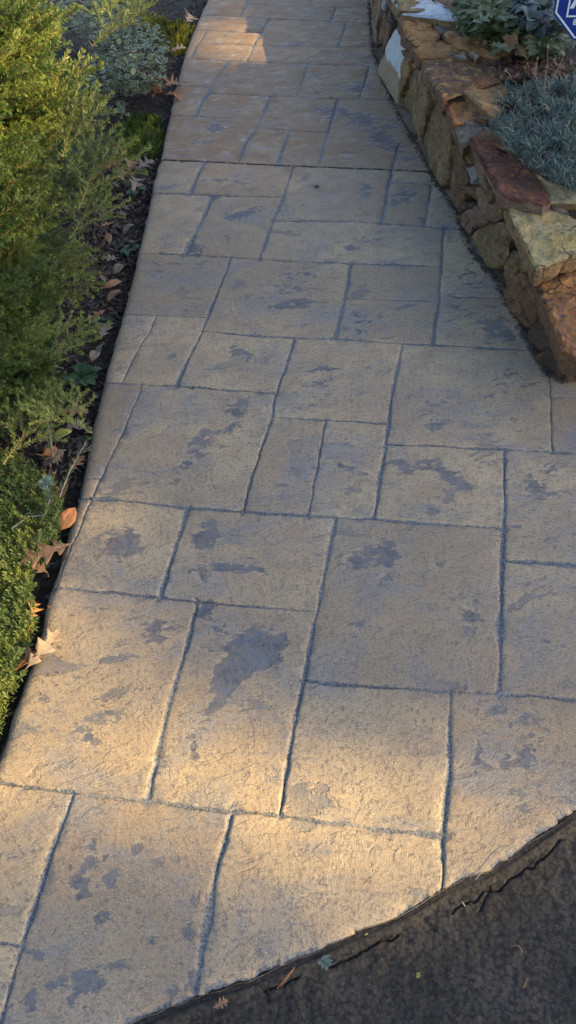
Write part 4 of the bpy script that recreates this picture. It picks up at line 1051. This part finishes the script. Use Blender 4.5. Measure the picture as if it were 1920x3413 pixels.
# ---- leaves
def leaf_blade(mb, base, d, up, L, W, prof, fold=.25, droop=.2, m=0):
    d = d.normalized(); s = d.cross(up).normalized(); n = s.cross(d); k = len(prof); vs = []
    for i, (t, hw) in enumerate(prof):
        c = base + d * L * t - n * L * droop * t * t
        vs += [c, c + s * W * hw + n * W * hw * fold, c - s * W * hw + n * W * hw * fold]
    fs = []
    for i in range(k - 1):
        a, b = 3 * i, 3 * i + 3; fs += [(a, a + 1, b + 1, b), (a, b, b + 2, a + 2)]
    mb.add(vs, fs, m)
OVAL = [(0, .03), (.2, .42), (.45, .52), (.75, .36), (1, .02)]
OVALIN = [(.03, .02), (.2, .30), (.45, .37), (.72, .24), (.9, .02)]
LOBED = [(0, .04), (.15, .10), (.28, .42), (.36, .20), (.55, .55), (.62, .24), (.8, .34), (.86, .15), (1, .03)]
OAK = [(0, .03), (.08, .05), (.17, .24), (.22, .34), (.26, .12), (.32, .10), (.42, .40), (.48, .56), (.53, .30), (.56, .12), (.64, .14), (.72, .40), (.76, .44), (.79, .18), (.84, .10), (.92, .14), (1, .01)]
# variegated euonymus
eu = empty('variegated_shrub', at(330, 170, -.05)); tag(eu, 'small shrub with cream-edged grey-green leaves beyond the spruce', 'shrub')
mb = MB(); st_ = MB()
for (px, py, rx, ry, n, zc, zr) in ((340, 140, 84, 100, 620, .10, .15), (260, 60, 70, 70, 260, .12, .14), (200, 20, 70, 70, 260, .12, .16), (300, -10, 60, 40, 160, .1, .14), (130, 0, 70, 60, 160, .12, .16), (250, 190, 50, 60, 150, .08, .1), (280, 275, 40, 22, 60, .04, .05)):
    for i in range(n):
        a = rng.uniform(0, 6.283); r = rng.random() ** .5; z = zc + zr * (1 - r * r) * rng.uniform(.4, 1) - .04
        p = at(px + rx * r * math.cos(a), py + ry * r * math.sin(a), max(z, 0)) - eu.location
        dv = Vector((rng.gauss(0, 1), rng.gauss(0, 1) - .3, rng.uniform(-.1, .8))).normalized(); up = Vector((rng.gauss(0, .35), rng.gauss(0, .35), 1)).normalized()
        L = rng.uniform(.022, .034); leaf_blade(mb, p, dv, up, L, L * .75, OVAL, .22, .15, 1)
        n_ = dv.cross(up).normalized().cross(dv)
        leaf_blade(mb, p + n_ * .0012, dv, up, L, L * .75, OVALIN, .22, .15, 0)
        if i % 9 == 0:
            b = Vector((p.x * .6, p.y * .6, .0)); st_.tube([b, p], .0016, .001, 4)
mb.build('leaves', [M['euo_green'], M['euo_cream']], eu); st_.build('stems', M['greybark'], eu)
# weeds
def weed(label, px, py, n, L, name='weed', mat='weed'):
    c = at(px, py, -.04); root = empty(name, c); tag(root, label, 'weed')
    for i in range(n):
        a = i * 2.4; d = Vector((math.cos(a), math.sin(a), rng.uniform(.0, .7))); mb = MB(); p = Vector((math.cos(a), math.sin(a), rng.uniform(.3, .9))) * L * 1.1 * rng.uniform(.1, 1)
        mb.tube([(0, 0, 0), p], .0012, .001, 4); leaf_blade(mb, p, d, Vector((0, 0, 1)), L * rng.uniform(.7, 1.1), L * .8, OVAL, .15, .35); mb.build('leaf', M[mat], root)
weed('leafy dark green weed at the path edge below the spruce', 205, 955, 30, .036)
weed('weed seedling in the mulch just below the control joint', 342, 480, 10, .035)
weed('weed sprouting halfway along the mulch strip', 322, 628, 9, .03)
weed('little clover-like weed beneath spruce tips', 256, 815, 9, .028)
weed('tiny pale green seedling peeking from under the big oak leaf', 128, 1375, 5, .018, mat='sedum2')

# ---- mulch
mb = MB()
for i in range(5200):
    y = rng.uniform(.6, 6.6) if i % 3 else rng.uniform(1.5, 3.6); x = left_x(y) - abs(rng.gauss(0, .28 if y < 4 else .55)) - .012
    z = bedz(x, y) + rng.uniform(.0, .014); l = rng.uniform(.008, .035); w = rng.uniform(.003, .009); h = rng.uniform(.0015, .004)
    rot = Matrix.Rotation(rng.uniform(0, 6.28), 3, 'Z') @ Matrix.Rotation(rng.gauss(0, .35), 3, 'Y') @ Matrix.Rotation(rng.gauss(0, .4), 3, 'X')
    c = [Vector((sx * l * .5 * (1 if sy > 0 else .8), sy * w * .5, sz * h)) for sx in (-1, 1) for sy in (-1, 1) for sz in (-1, 1)]
    mb.add([rot @ q + Vector((x, y, z)) for q in c], [(0, 1, 3, 2), (4, 6, 7, 5), (0, 4, 5, 1), (2, 3, 7, 6), (0, 2, 6, 4), (1, 5, 7, 3)])
tag(mb.build('bark_mulch', M['mulch']), 'shredded dark bark mulch covering the left bed', 'mulch', kind='stuff')

# ---- dark crumbs of soil along the foot of the wall
mb = MB(); foot = resample(WB, .01)
for p in foot:
    for k in range(3):
        q = Vector((p.x - abs(rng.gauss(0, .011)), p.y + rng.uniform(-.01, .01), .002)); r_ = rng.uniform(.0015, .0055)
        vs_ = [q + Vector((r_ * rng.uniform(.6, 1.2) * a, r_ * rng.uniform(.6, 1.2) * b, r_ * rng.uniform(.4, .9) * c_)) for a, b, c_ in ((1, 0, 0), (-1, 0, 0), (0, 1, 0), (0, -1, 0), (0, 0, 1), (0, 0, -1))]
        mb.add(vs_, [(0, 2, 4), (2, 1, 4), (1, 3, 4), (3, 0, 4), (2, 0, 5), (1, 2, 5), (3, 1, 5), (0, 3, 5)])
tag(mb.build('soil_crumbs', M['mulch']), 'crumbs of dark soil along the foot of the stone wall', 'soil', kind='stuff')

# ---- fallen leaves
def oak_leaf(label, mat, loc, yaw, size, tilt=(0, 0), curl=.3, prof=OAK, group=None, stem=True, name='fallen_oak_leaf', wd=.72):
    root = empty(name, loc); tag(root, label, 'leaf', group); root.rotation_euler = (tilt[0], tilt[1], yaw)
    mb = MB(); k = len(prof); vs = []; fs = []
    for i, (t, hw) in enumerate(prof):
        x = size * t; bend = .10 * size * math.sin(t * 3.1) * curl * 2
        row = [(x, 0, bend)]
        for sgn in (1, -1):
            for f_ in (.5, 1):
                jj = 1 + .22 * noise.noise(Vector((i * 1.7, sgn * 3.1, size * 91 + yaw)))
                yv = sgn * hw * size * wd * f_ * jj
                xv = x + abs(yv) * .28
                row.append((xv, yv, bend + curl * 1.6 * yv * yv / size + .02 * size * noise.noise(Vector((i * .9, sgn * f_ * 2.0, yaw * 5)))))
        vs += row
    for i in range(k - 1):
        a, b = 5 * i, 5 * i + 5
        fs += [(a, b, b + 1, a + 1), (a + 1, b + 1, b + 2, a + 2), (a, a + 3, b + 3, b), (a + 3, a + 4, b + 4, b + 3)]
    mb.add(vs, fs); bl = mb.build('blade', mat, root, True)
    so_ = bl.modifiers.new('thickness', 'SOLIDIFY'); so_.thickness = .0007
    if stem:
        s = MB(); s.tube([(size * .05, 0, .001), (-size * .15, size * .03, .004), (-size * .34, size * .12, .012)], .0013, .0008, 4); s.build('stem', M['oak'], root)
    s = MB(); s.tube([(size * t_, 0, .10 * size * math.sin(t_ * 3.1) * curl * 2 + .001) for t_ in (0, .3, .6, .9)], .0012, .0005, 4); s.build('midrib', mat, bl)
    return root
oak_leaf('large brown pointed oak leaf lying across the path edge', M['oak'], at(176, 1368, .02), R(208), .125, (R(6), R(-6)), .25, wd=.85)
oak_leaf('folded tan oak leaf tucked behind the large pointed oak leaf', M['oak'], at(118, 1440, .02), R(140), .075, (R(-14), R(10)), .7)
oak_leaf('pale curled leaf propped against the slab edge in sunlight', M['oakpale'], at(64, 1684, .006), R(56), .115, (R(34), R(-2)), 1.5, prof=OAK, wd=.42, stem=False)
oak_leaf('orange-brown curled leaf below the pale curled leaf', M['oakorange'], at(40, 1685, .012), R(40), .085, (R(-20), R(10)), .7)
oak_leaf('rust leaf wedged in phlox left of the pale curled leaf', M['oakorange'], at(70, 1640, .0), R(100), .075, (R(-30), R(6)), .7)
oak_leaf('narrow rust leaf standing in the phlox by the path joint', M['oakorange'], at(78, 1560, .01), R(95), .06, (R(60), 0), .5)
oak_leaf('torn rust leaf in the gap beside the path joint', M['oakorange'], at(128, 1560, -.02), R(80), .05, (R(30), 0), .5)
oak_leaf('pinkish tan lobed leaf in phlox under the blue tip', M['oakpale'], at(118, 1300, .01), R(290), .05, (R(-10), 0), .4)
oak_leaf('orange leaf leaning on the slab edge above the big oak leaf', M['oakorange'], at(150, 1335, -.005), R(60), .075, (R(30), R(-10)), .5, prof=OVAL, wd=.5)
oak_leaf('olive-brown leaf lying under the blue spruce tip', M['oak'], at(140, 1270, -.01), R(75), .08, (R(-20), 0), .4, prof=OVAL, wd=.6)
oak_leaf('yellow-green leaf between pale spruce stems', M['yellowleaf'], at(130, 1100, .0), R(12), .06, (R(10), R(-5)), .4, prof=OVAL, wd=.5, name='fallen_leaf')
oak_leaf('red-orange leaf behind the left pale spruce stem', M['oakorange'], at(108, 1145, .0), R(30), .045, (R(20), 0), .5, prof=OVAL, wd=.7, name='fallen_leaf')
oak_leaf('brown leaf lying below the dark green weed', M['oak'], at(150, 1035, -.02), R(350), .09, (R(5), 0), .4, name='fallen_leaf')
oak_leaf('grey lobed oak leaf by the path just above the control joint', M['oakgrey'], at(335, 435, -.01), R(35), .11, (R(10), R(-8)), .5)
oak_leaf('grey-white leaf scrap in mulch near spruce tips', M['oakgrey'], at(255, 850, -.02), R(80), .08, (R(8), 0), .5)
oak_leaf('tan wood-like curled leaf in the mulch strip', M['oak'], at(258, 725, -.02), R(25), .075, (R(30), 0), .9, prof=OVAL, wd=.35, name='fallen_leaf')
oak_leaf('pale grey leaf beside mulch halfway down the strip', M['oakgrey'], at(268, 690, -.025), R(10), .05, (R(8), 0), .5)
oak_leaf('orange upright leaf between cream-edged shrub and path', M['oakorange'], at(402, 235, -.0), R(110), .10, (R(30), 0), .6, prof=OVAL, wd=.4, name='fallen_leaf')
oak_leaf('pinkish curled leaf at the path edge beneath the stonecrop', M['oakpale'], at(430, 130, -.02), R(20), .09, (R(10), 0), .6)
oak_leaf('tall tan leaf standing in the golden stonecrop', M['oakpale'], at(470, 55, .02), R(80), .12, (R(40), 0), .5)
lr = random.Random(77)
for (px, py) in [(380, 210), (350, 228), (365, 240), (345, 240), (395, 222), (412, 215), (330, 215), (412, 238), (383, 252), (372, 218), (420, 222)]:
    oak_leaf('brown leaf in the litter between cream-edged shrub and green stonecrop', M[lr.choice(['oak', 'oakpale', 'oak', 'oakorange'])], at(px, py, lr.uniform(0, .03)), lr.uniform(0, 6.28), lr.uniform(.07, .12), (lr.gauss(0, .35), lr.gauss(0, .35)), lr.uniform(.6, 1.5), group='leaf litter above the green stonecrop', stem=False)
for (px, py) in [(290, 415), (310, 432), (300, 450), (325, 412), (278, 430), (318, 455), (345, 402), (300, 405), (270, 465), (335, 448), (282, 455)]:
    oak_leaf('reddish brown leaf in the litter below the green stonecrop', M[lr.choice(['oak', 'oak', 'oakgrey', 'oakorange'])], at(px, py, lr.uniform(-.01, .02)), lr.uniform(0, 6.28), lr.uniform(.06, .10), (lr.gauss(0, .35), lr.gauss(0, .35)), lr.uniform(.6, 1.5), group='leaf litter below the green stonecrop', stem=False)
for (px, py) in [(300, 520), (285, 560), (310, 590), (278, 610), (295, 650), (270, 760), (288, 690), (245, 890), (265, 780), (230, 910), (320, 540), (250, 690)]:
    oak_leaf('dull brown leaf scattered on the mulch strip beside the spruce', M[lr.choice(['oak', 'oakgrey', 'oakgrey'])], at(px, py, -.03 + lr.uniform(0, .015)), lr.uniform(0, 6.28), lr.uniform(.035, .07), (lr.gauss(0, .3), lr.gauss(0, .3)), lr.uniform(.3, .9), prof=lr.choice([OAK, OVAL]), wd=.55, group='leaves scattered on the mulch', stem=False, name='fallen_leaf')
for (px, py) in [(165, 1080), (150, 1100), (180, 1060), (165, 1130), (155, 1160), (175, 1185), (180, 1140)]:
    oak_leaf('dark damp leaf in the gap between blue spruce and slab edge', M[lr.choice(['oak', 'oakgrey'])], at(px, py, -.03 + lr.uniform(0, .012)), lr.uniform(0, 6.28), lr.uniform(.05, .08), (lr.gauss(0, .25), lr.gauss(0, .25)), lr.uniform(.2, .6), group='leaves beside the slab edge', stem=False)

# ------------------------------------------------------------------ right-hand planting
dn = empty('dianthus_cushion', at(1380, 330, .30)); tag(dn, 'dense blue-grey dianthus cushion spilling over the wall top', 'plant')
mb = MB()
reg = np.array([(1262, 205), (1300, 190), (1400, 182), (1520, 175), (1620, 230), (1640, 420), (1540, 500), (1449, 476), (1400, 462), (1350, 425), (1300, 385), (1262, 350), (1245, 300), (1250, 245)], float)
tufts = []
while len(tufts) < 190:
    px, py = rng.uniform(1240, 1640), rng.uniform(175, 500)
    if not inside(np.array([[px, py]]), reg)[0]: continue
    dx = (px - 1420) / 190; dy = (py - 335) / 160; e = max(0, 1 - .85 * (dx * dx + dy * dy))
    z = .285 + .10 * math.sqrt(e) + .02 * noise.noise(Vector((px * .03, py * .03, 0)))
    tufts.append((at(px, py, z - .03) - dn.location, dx, dy, rng.uniform(.7, 1.25)))
for c, dx, dy, sz in tufts:
    ax = Vector((dx * .5 + rng.gauss(0, .25), -dy * .5 + rng.gauss(0, .25), 1)).normalized()
    for i in range(46):
        b = c + Vector((rng.gauss(0, .012), rng.gauss(0, .012), rng.uniform(-.01, .012)))
        a = rng.uniform(0, 6.283); fl_ = rng.uniform(.15, 1.5)
        d = (ax + Vector((math.cos(a) * fl_, math.sin(a) * fl_, 0))).normalized(); L = rng.uniform(.028, .06) * sz
        s_ = d.cross(Vector((rng.gauss(0, 1), rng.gauss(0, 1), .3))).normalized() * rng.uniform(.0009, .0016); m_ = b + d * L * .55 + Vector((0, 0, .003)); t_ = b + d * L - Vector((0, 0, L * rng.uniform(.05, .3)))
        mb.add([b - s_, b + s_, m_ + s_, t_, m_ - s_], [(0, 1, 2, 4), (4, 2, 3)], 1 if rng.random() < .03 else 0)
mb.build('foliage', [M['dianthus'], M['straw']], dn)
for (x0, y0, x1, y1) in [(1340, 200, 1352, 148), (1372, 195, 1378, 120), (1385, 205, 1418, 140), (1330, 190, 1327, 160), (1405, 195, 1395, 150), (1290, 205, 1272, 178), (1265, 262, 1256, 232), (1262, 320, 1290, 330), (1258, 290, 1246, 272)]:
    mb = MB(); a = at(x0, y0, .37) - dn.location; b = at(x1, y1, .50) - dn.location; mb.tube([a, a.lerp(b, .5) + Vector((.004, 0, .003)), b], .0011, .0009, 4)
    d = (b - a).normalized(); ds = mb.build('dry_stem', M['straw'], dn); mb = MB(); mb.tube([b, b + d * .008, b + d * .02], .0028, .0007, 5); mb.build('seed_head', M['straw'], ds)
def shrub(name, label, px, py, rx, ry, n, mats, z0, zr, L, prof, clip=None, wd=.8):
    c = at(px, py, z0); root = empty(name, c); tag(root, label, 'shrub'); st_ = MB(); mb = MB()
    for i in range(n):
        a = rng.uniform(0, 6.283); r = rng.random() ** .5; z = z0 + zr * (1 - .8 * r * r) * rng.uniform(.35, 1)
        p = at(px + rx * r * math.cos(a), py + ry * r * math.sin(a), z) - c
        dv = Vector((rng.gauss(0, .8) + math.cos(a) * .4, rng.gauss(0, .8) - .35, rng.uniform(-.25, .5))).normalized(); up = Vector((rng.gauss(0, .3), rng.gauss(0, .3) - .2, 1)).normalized()
        l = L * rng.uniform(.65, 1.15); leaf_blade(mb, p, dv, up, l, l * wd, prof, .2, .25, rng.randrange(len(mats)))
        if i % 6 == 0: st_.tube([(p.x * .5, p.y * .5, -.03), p], .0018, .001, 4)
    mb.build('leaves', mats, root); st_.build('stems', M['greybark'], root)
shrub('leafy_shrub', 'green lobed-leaf shrub overhanging the far wall top', 1235, 25, 85, 70, 620, [M['shrub']], .38, .12, .046, LOBED)
shrub('leafy_shrub', 'bronze-orange lobed shrub at the lower corner of green shrub', 1282, 110, 42, 28, 70, [M['shrub_o'], M['shrub_o'], M['shrub_d']], .36, .07, .06, LOBED)
shrub('leafy_shrub', 'dull olive lobed shrub below the blue sign', 1360, 105, 72, 40, 190, [M['shrub_d']], .34, .10, .05, LOBED)
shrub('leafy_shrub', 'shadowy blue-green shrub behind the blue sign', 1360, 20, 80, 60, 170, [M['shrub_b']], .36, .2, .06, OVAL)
shrub('red_groundcover', 'red-brown ground cover between dull olive shrub and dianthus', 1345, 165, 95, 38, 420, [M['redcover']], .33, .04, .028, LOBED)

# ------------------------------------------------------------------ yard sign
sp = at(1449, 0, .58); sd = (Vector((0, 0, HC)) - sp); sd.z = 0; sd.normalize()
c_ll = None
SW = .29; s8 = SW / (1 + math.sqrt(2))            # octagon side
yv = Vector((0, 0, 1)); nv = (Vector((-.25, -1, 0))).normalized(); xv = yv.cross(nv).normalized()
if xv.x < 0: xv = -xv
corner = at(1391.5, 34.0, .515)                    # lower end of the left upright edge
org = corner + xv * SW / 2 + yv * s8 / 2            # sign centre
sign = empty('yard_sign', org - yv * (org.z - .22)); tag(sign, 'blue octagonal security yard sign with white outline and lettering', 'sign')
frame = Matrix((xv, yv, xv.cross(yv))).transposed().to_4x4(); frame.translation = org
base_inv = Matrix.Translation(-sign.location)
def oct_pts(w): s = w / (1 + math.sqrt(2)) / 2; h = w / 2; return [(-h, -s), (-s, -h), (s, -h), (h, -s), (h, s), (s, h), (-s, h), (-h, s)]
panel = None
def put(name, verts, faces, mat, z):
    o = mesh_ob(name, [base_inv @ frame @ Vector((x, y, zz + z)) for x, y, zz in verts], faces, mat, panel or sign); return o
o8 = oct_pts(SW); t_ = .003
v = [(x, y, 0) for x, y in o8] + [(x, y, -t_) for x, y in o8]
flip = (xv.cross(yv)).dot(Vector((0, 0, HC)) - org) > 0
zs = 1 if flip else -1
panel = put('panel', v, [tuple(range(8)), tuple(range(15, 7, -1))] + [(i, i + 8, (i + 1) % 8 + 8, (i + 1) % 8) for i in range(8)], M['blue'], 0)
def ring(name, a, b, mat, z):
    n = len(a); vv = [(x, y, 0) for x, y in a] + [(x, y, 0) for x, y in b]; vv += [(x, y, -.0006 * zs) for x, y, _ in vv]
    put(name, vv, [(i, (i + 1) % n, n + (i + 1) % n, n + i) for i in range(n)] + [(2 * n + i, i, n + i, 3 * n + i)[:4] for i in range(0)], mat, z)
ring('outline', oct_pts(SW - .012), oct_pts(SW - .024), M['white'], .0012 * zs)
def rect(x0, y0, x1, y1): return [(x0, y0), (x1, y0), (x1, y1), (x0, y1)]
ring('inner_frame', rect(-.099, -.072, .099, .05), rect(-.093, -.066, .093, .044), M['white'], .0012 * zs)
def text(name, s, size, x, y):
    cu = bpy.data.curves.new(name, 'FONT'); cu.body = s; cu.size = size; cu.extrude = .0004; cu.offset = .0016 if size > .05 else .0006
    to = bpy.data.objects.new('tmp', cu); col.objects.link(to)
    dg = bpy.context.evaluated_depsgraph_get(); me = bpy.data.meshes.new_from_object(to.evaluated_get(dg)); bpy.data.objects.remove(to)
    me.transform(base_inv @ frame @ Matrix.Translation((x, y, .0014 * zs))); me.materials.clear(); me.materials.append(M['white'])
    o = bpy.data.objects.new(name, me); col.objects.link(o); o.parent = panel
text('letter', 'A', .105, -.090, -.043); text('numeral', '8', .026, -.072, -.096)
mb = MB(); b0 = base_inv @ frame @ Vector((0, 0, -.008 * zs)); mb.tube([b0 + Vector((0, 0, .1)), b0 - Vector((0, 0, .36))], .006, .006, 8); mb.build('stake', M['metal'], sign)

# ------------------------------------------------------------------ small litter
def stick(label, pts, r, mat, name='dry_needle', group=None, z=.003):
    P_ = [at(*p[:2], p[2] if len(p) > 2 else z) for p in pts]; c = P_[0]
    mb = MB(); mb.tube([q - c for q in P_], r, r * .6, 5); o = mb.build(name, mat, None, True); o.location = c; tag(o, label, 'twig', group)
AZ = -.008
stick('pair of orange pine needles across the tar seam, left one', [(697, 2487, AZ), (715, 2465, AZ + .006), (742, 2432, AZ + .004)], .0011, M['oakorange'], 'pine_needle')
stick('pair of orange pine needles across the tar seam, right one', [(706, 2484, AZ), (722, 2462, AZ + .004), (738, 2440, AZ + .004)], .0009, M['oakorange'], 'pine_needle')
stick('thin straw-coloured stem lying along the slab edge', [(1196, 2212, .003), (1225, 2180, .004), (1252, 2150, .006), (1284, 2128, .008)], .0009, M['straw'], 'straw_stalk')
stick('hooked brown twig on the asphalt at right', [(1288, 2378, AZ), (1305, 2380, AZ + .008), (1314, 2392, AZ + .008), (1310, 2402, AZ)], .0016, M['oak'], 'twig')
stick('short rusty twig lowest on the asphalt', [(1316, 2485, AZ), (1322, 2474, AZ), (1329, 2460, AZ)], .0013, M['oakorange'], 'twig')
stick('small tan twig stuck in the tar crack', [(1162, 2268, AZ + .006), (1170, 2280, AZ)], .0014, M['straw'], 'twig')
stick('curled dark thread on slab beside the big oak leaf', [(244, 1405), (262, 1390), (283, 1362), (285, 1348)], .0009, M['oak'], 'leaf_stalk')
stick('orange fragment in tar seam by the green sprig', [(917, 2352, AZ + .01), (925, 2348, AZ + .01)], .0017, M['yellowleaf'], 'leaf_fragment')
mb = MB(); c = at(815, 2420, 0); sp_ = empty('green_sprig', c); tag(sp_, 'pale green forked conifer sprig lying on the tar seam', 'sprig')
mb.tube([at(801, 2412, AZ + .008) - c, at(818, 2420, AZ + .012) - c, at(826, 2428, AZ + .01) - c], .0012, .0008, 5); mb.build('stem', M['sedum2'], sp_)
for (x0, y0, x1, y1) in ((806, 2414, 832, 2402), (812, 2418, 838, 2416), (820, 2422, 836, 2426), (806, 2416, 804, 2428), (812, 2420, 812, 2437), (820, 2426, 822, 2442)):
    m2 = MB(); a = at(x0, y0, AZ + .010) - c; b = at(x1, y1, AZ + .014) - c; leaf_blade(m2, a, b - a, Vector((0, 0, 1)), (b - a).length, .006, OVAL, .1, .05); m2.build('needle', M['dianthus'], sp_)
oak_leaf('crumpled brown leaf scrap on the tar seam at the bottom', M['oak'], at(537, 2535, AZ + .006), R(20), .026, (0, 0), .6, stem=False, name='leaf_scrap')
oak_leaf('tiny pale green leaf scrap alone on the asphalt', M['yellowleaf'], at(1048, 2460, AZ + .004), R(50), .010, (0, .2), .6, prof=OVAL, stem=False, name='leaf_scrap')
oak_leaf('pale leaf scrap caught at the corner of the yellow capstone', M['oakpale'], at(1372, 685, .225), R(30), .05, (R(10), 0), .6, prof=OVAL, stem=False, name='leaf_scrap')
oak_leaf('little rusty frond on the top edge of the red capstone', M['oakorange'], at(1246, 365, .308), R(-60), .035, (0, 0), .5, stem=False, name='leaf_scrap')
oak_leaf('dark leaf fragment on the slab beyond the control joint', M['weed'], at(790, 472, .004), R(10), .025, (0, 0), .5, prof=OVAL, stem=False, name='leaf_scrap')
oak_leaf('dark green mossy scrap on the long left joint', M['weed'], at(481, 977, .004), R(10), .014, (0, 0), .5, prof=OVAL, stem=False, name='leaf_scrap')
lr = random.Random(9)
for (px, py) in [(150, 1588), (148, 1625), (180, 1548), (127, 1632), (136, 1620), (143, 1690), (125, 1700), (112, 1718), (105, 1742), (262, 1530), (265, 1778), (150, 1720), (236, 1160), (265, 1455), (160, 1650), (305, 1620), (90, 2137), (178, 2176), (315, 2310), (840, 1590), (1065, 640), (1165, 585), (1130, 700), (990, 2115), (905, 2590 - 500)]:
    a = lr.uniform(0, 6.28); l = lr.uniform(6, 11)
    stick('short dry brown needle lying loose on the tan slabs', [(px, py), (px + l * .5 * math.cos(a) + 1.5, py + l * .5 * math.sin(a)), (px + l * math.cos(a), py + l * math.sin(a))], .0011, M['oak'], 'dry_needle', 'loose needles on the path')
print('BRANCHES', nb, 'PHLOX', cnt)
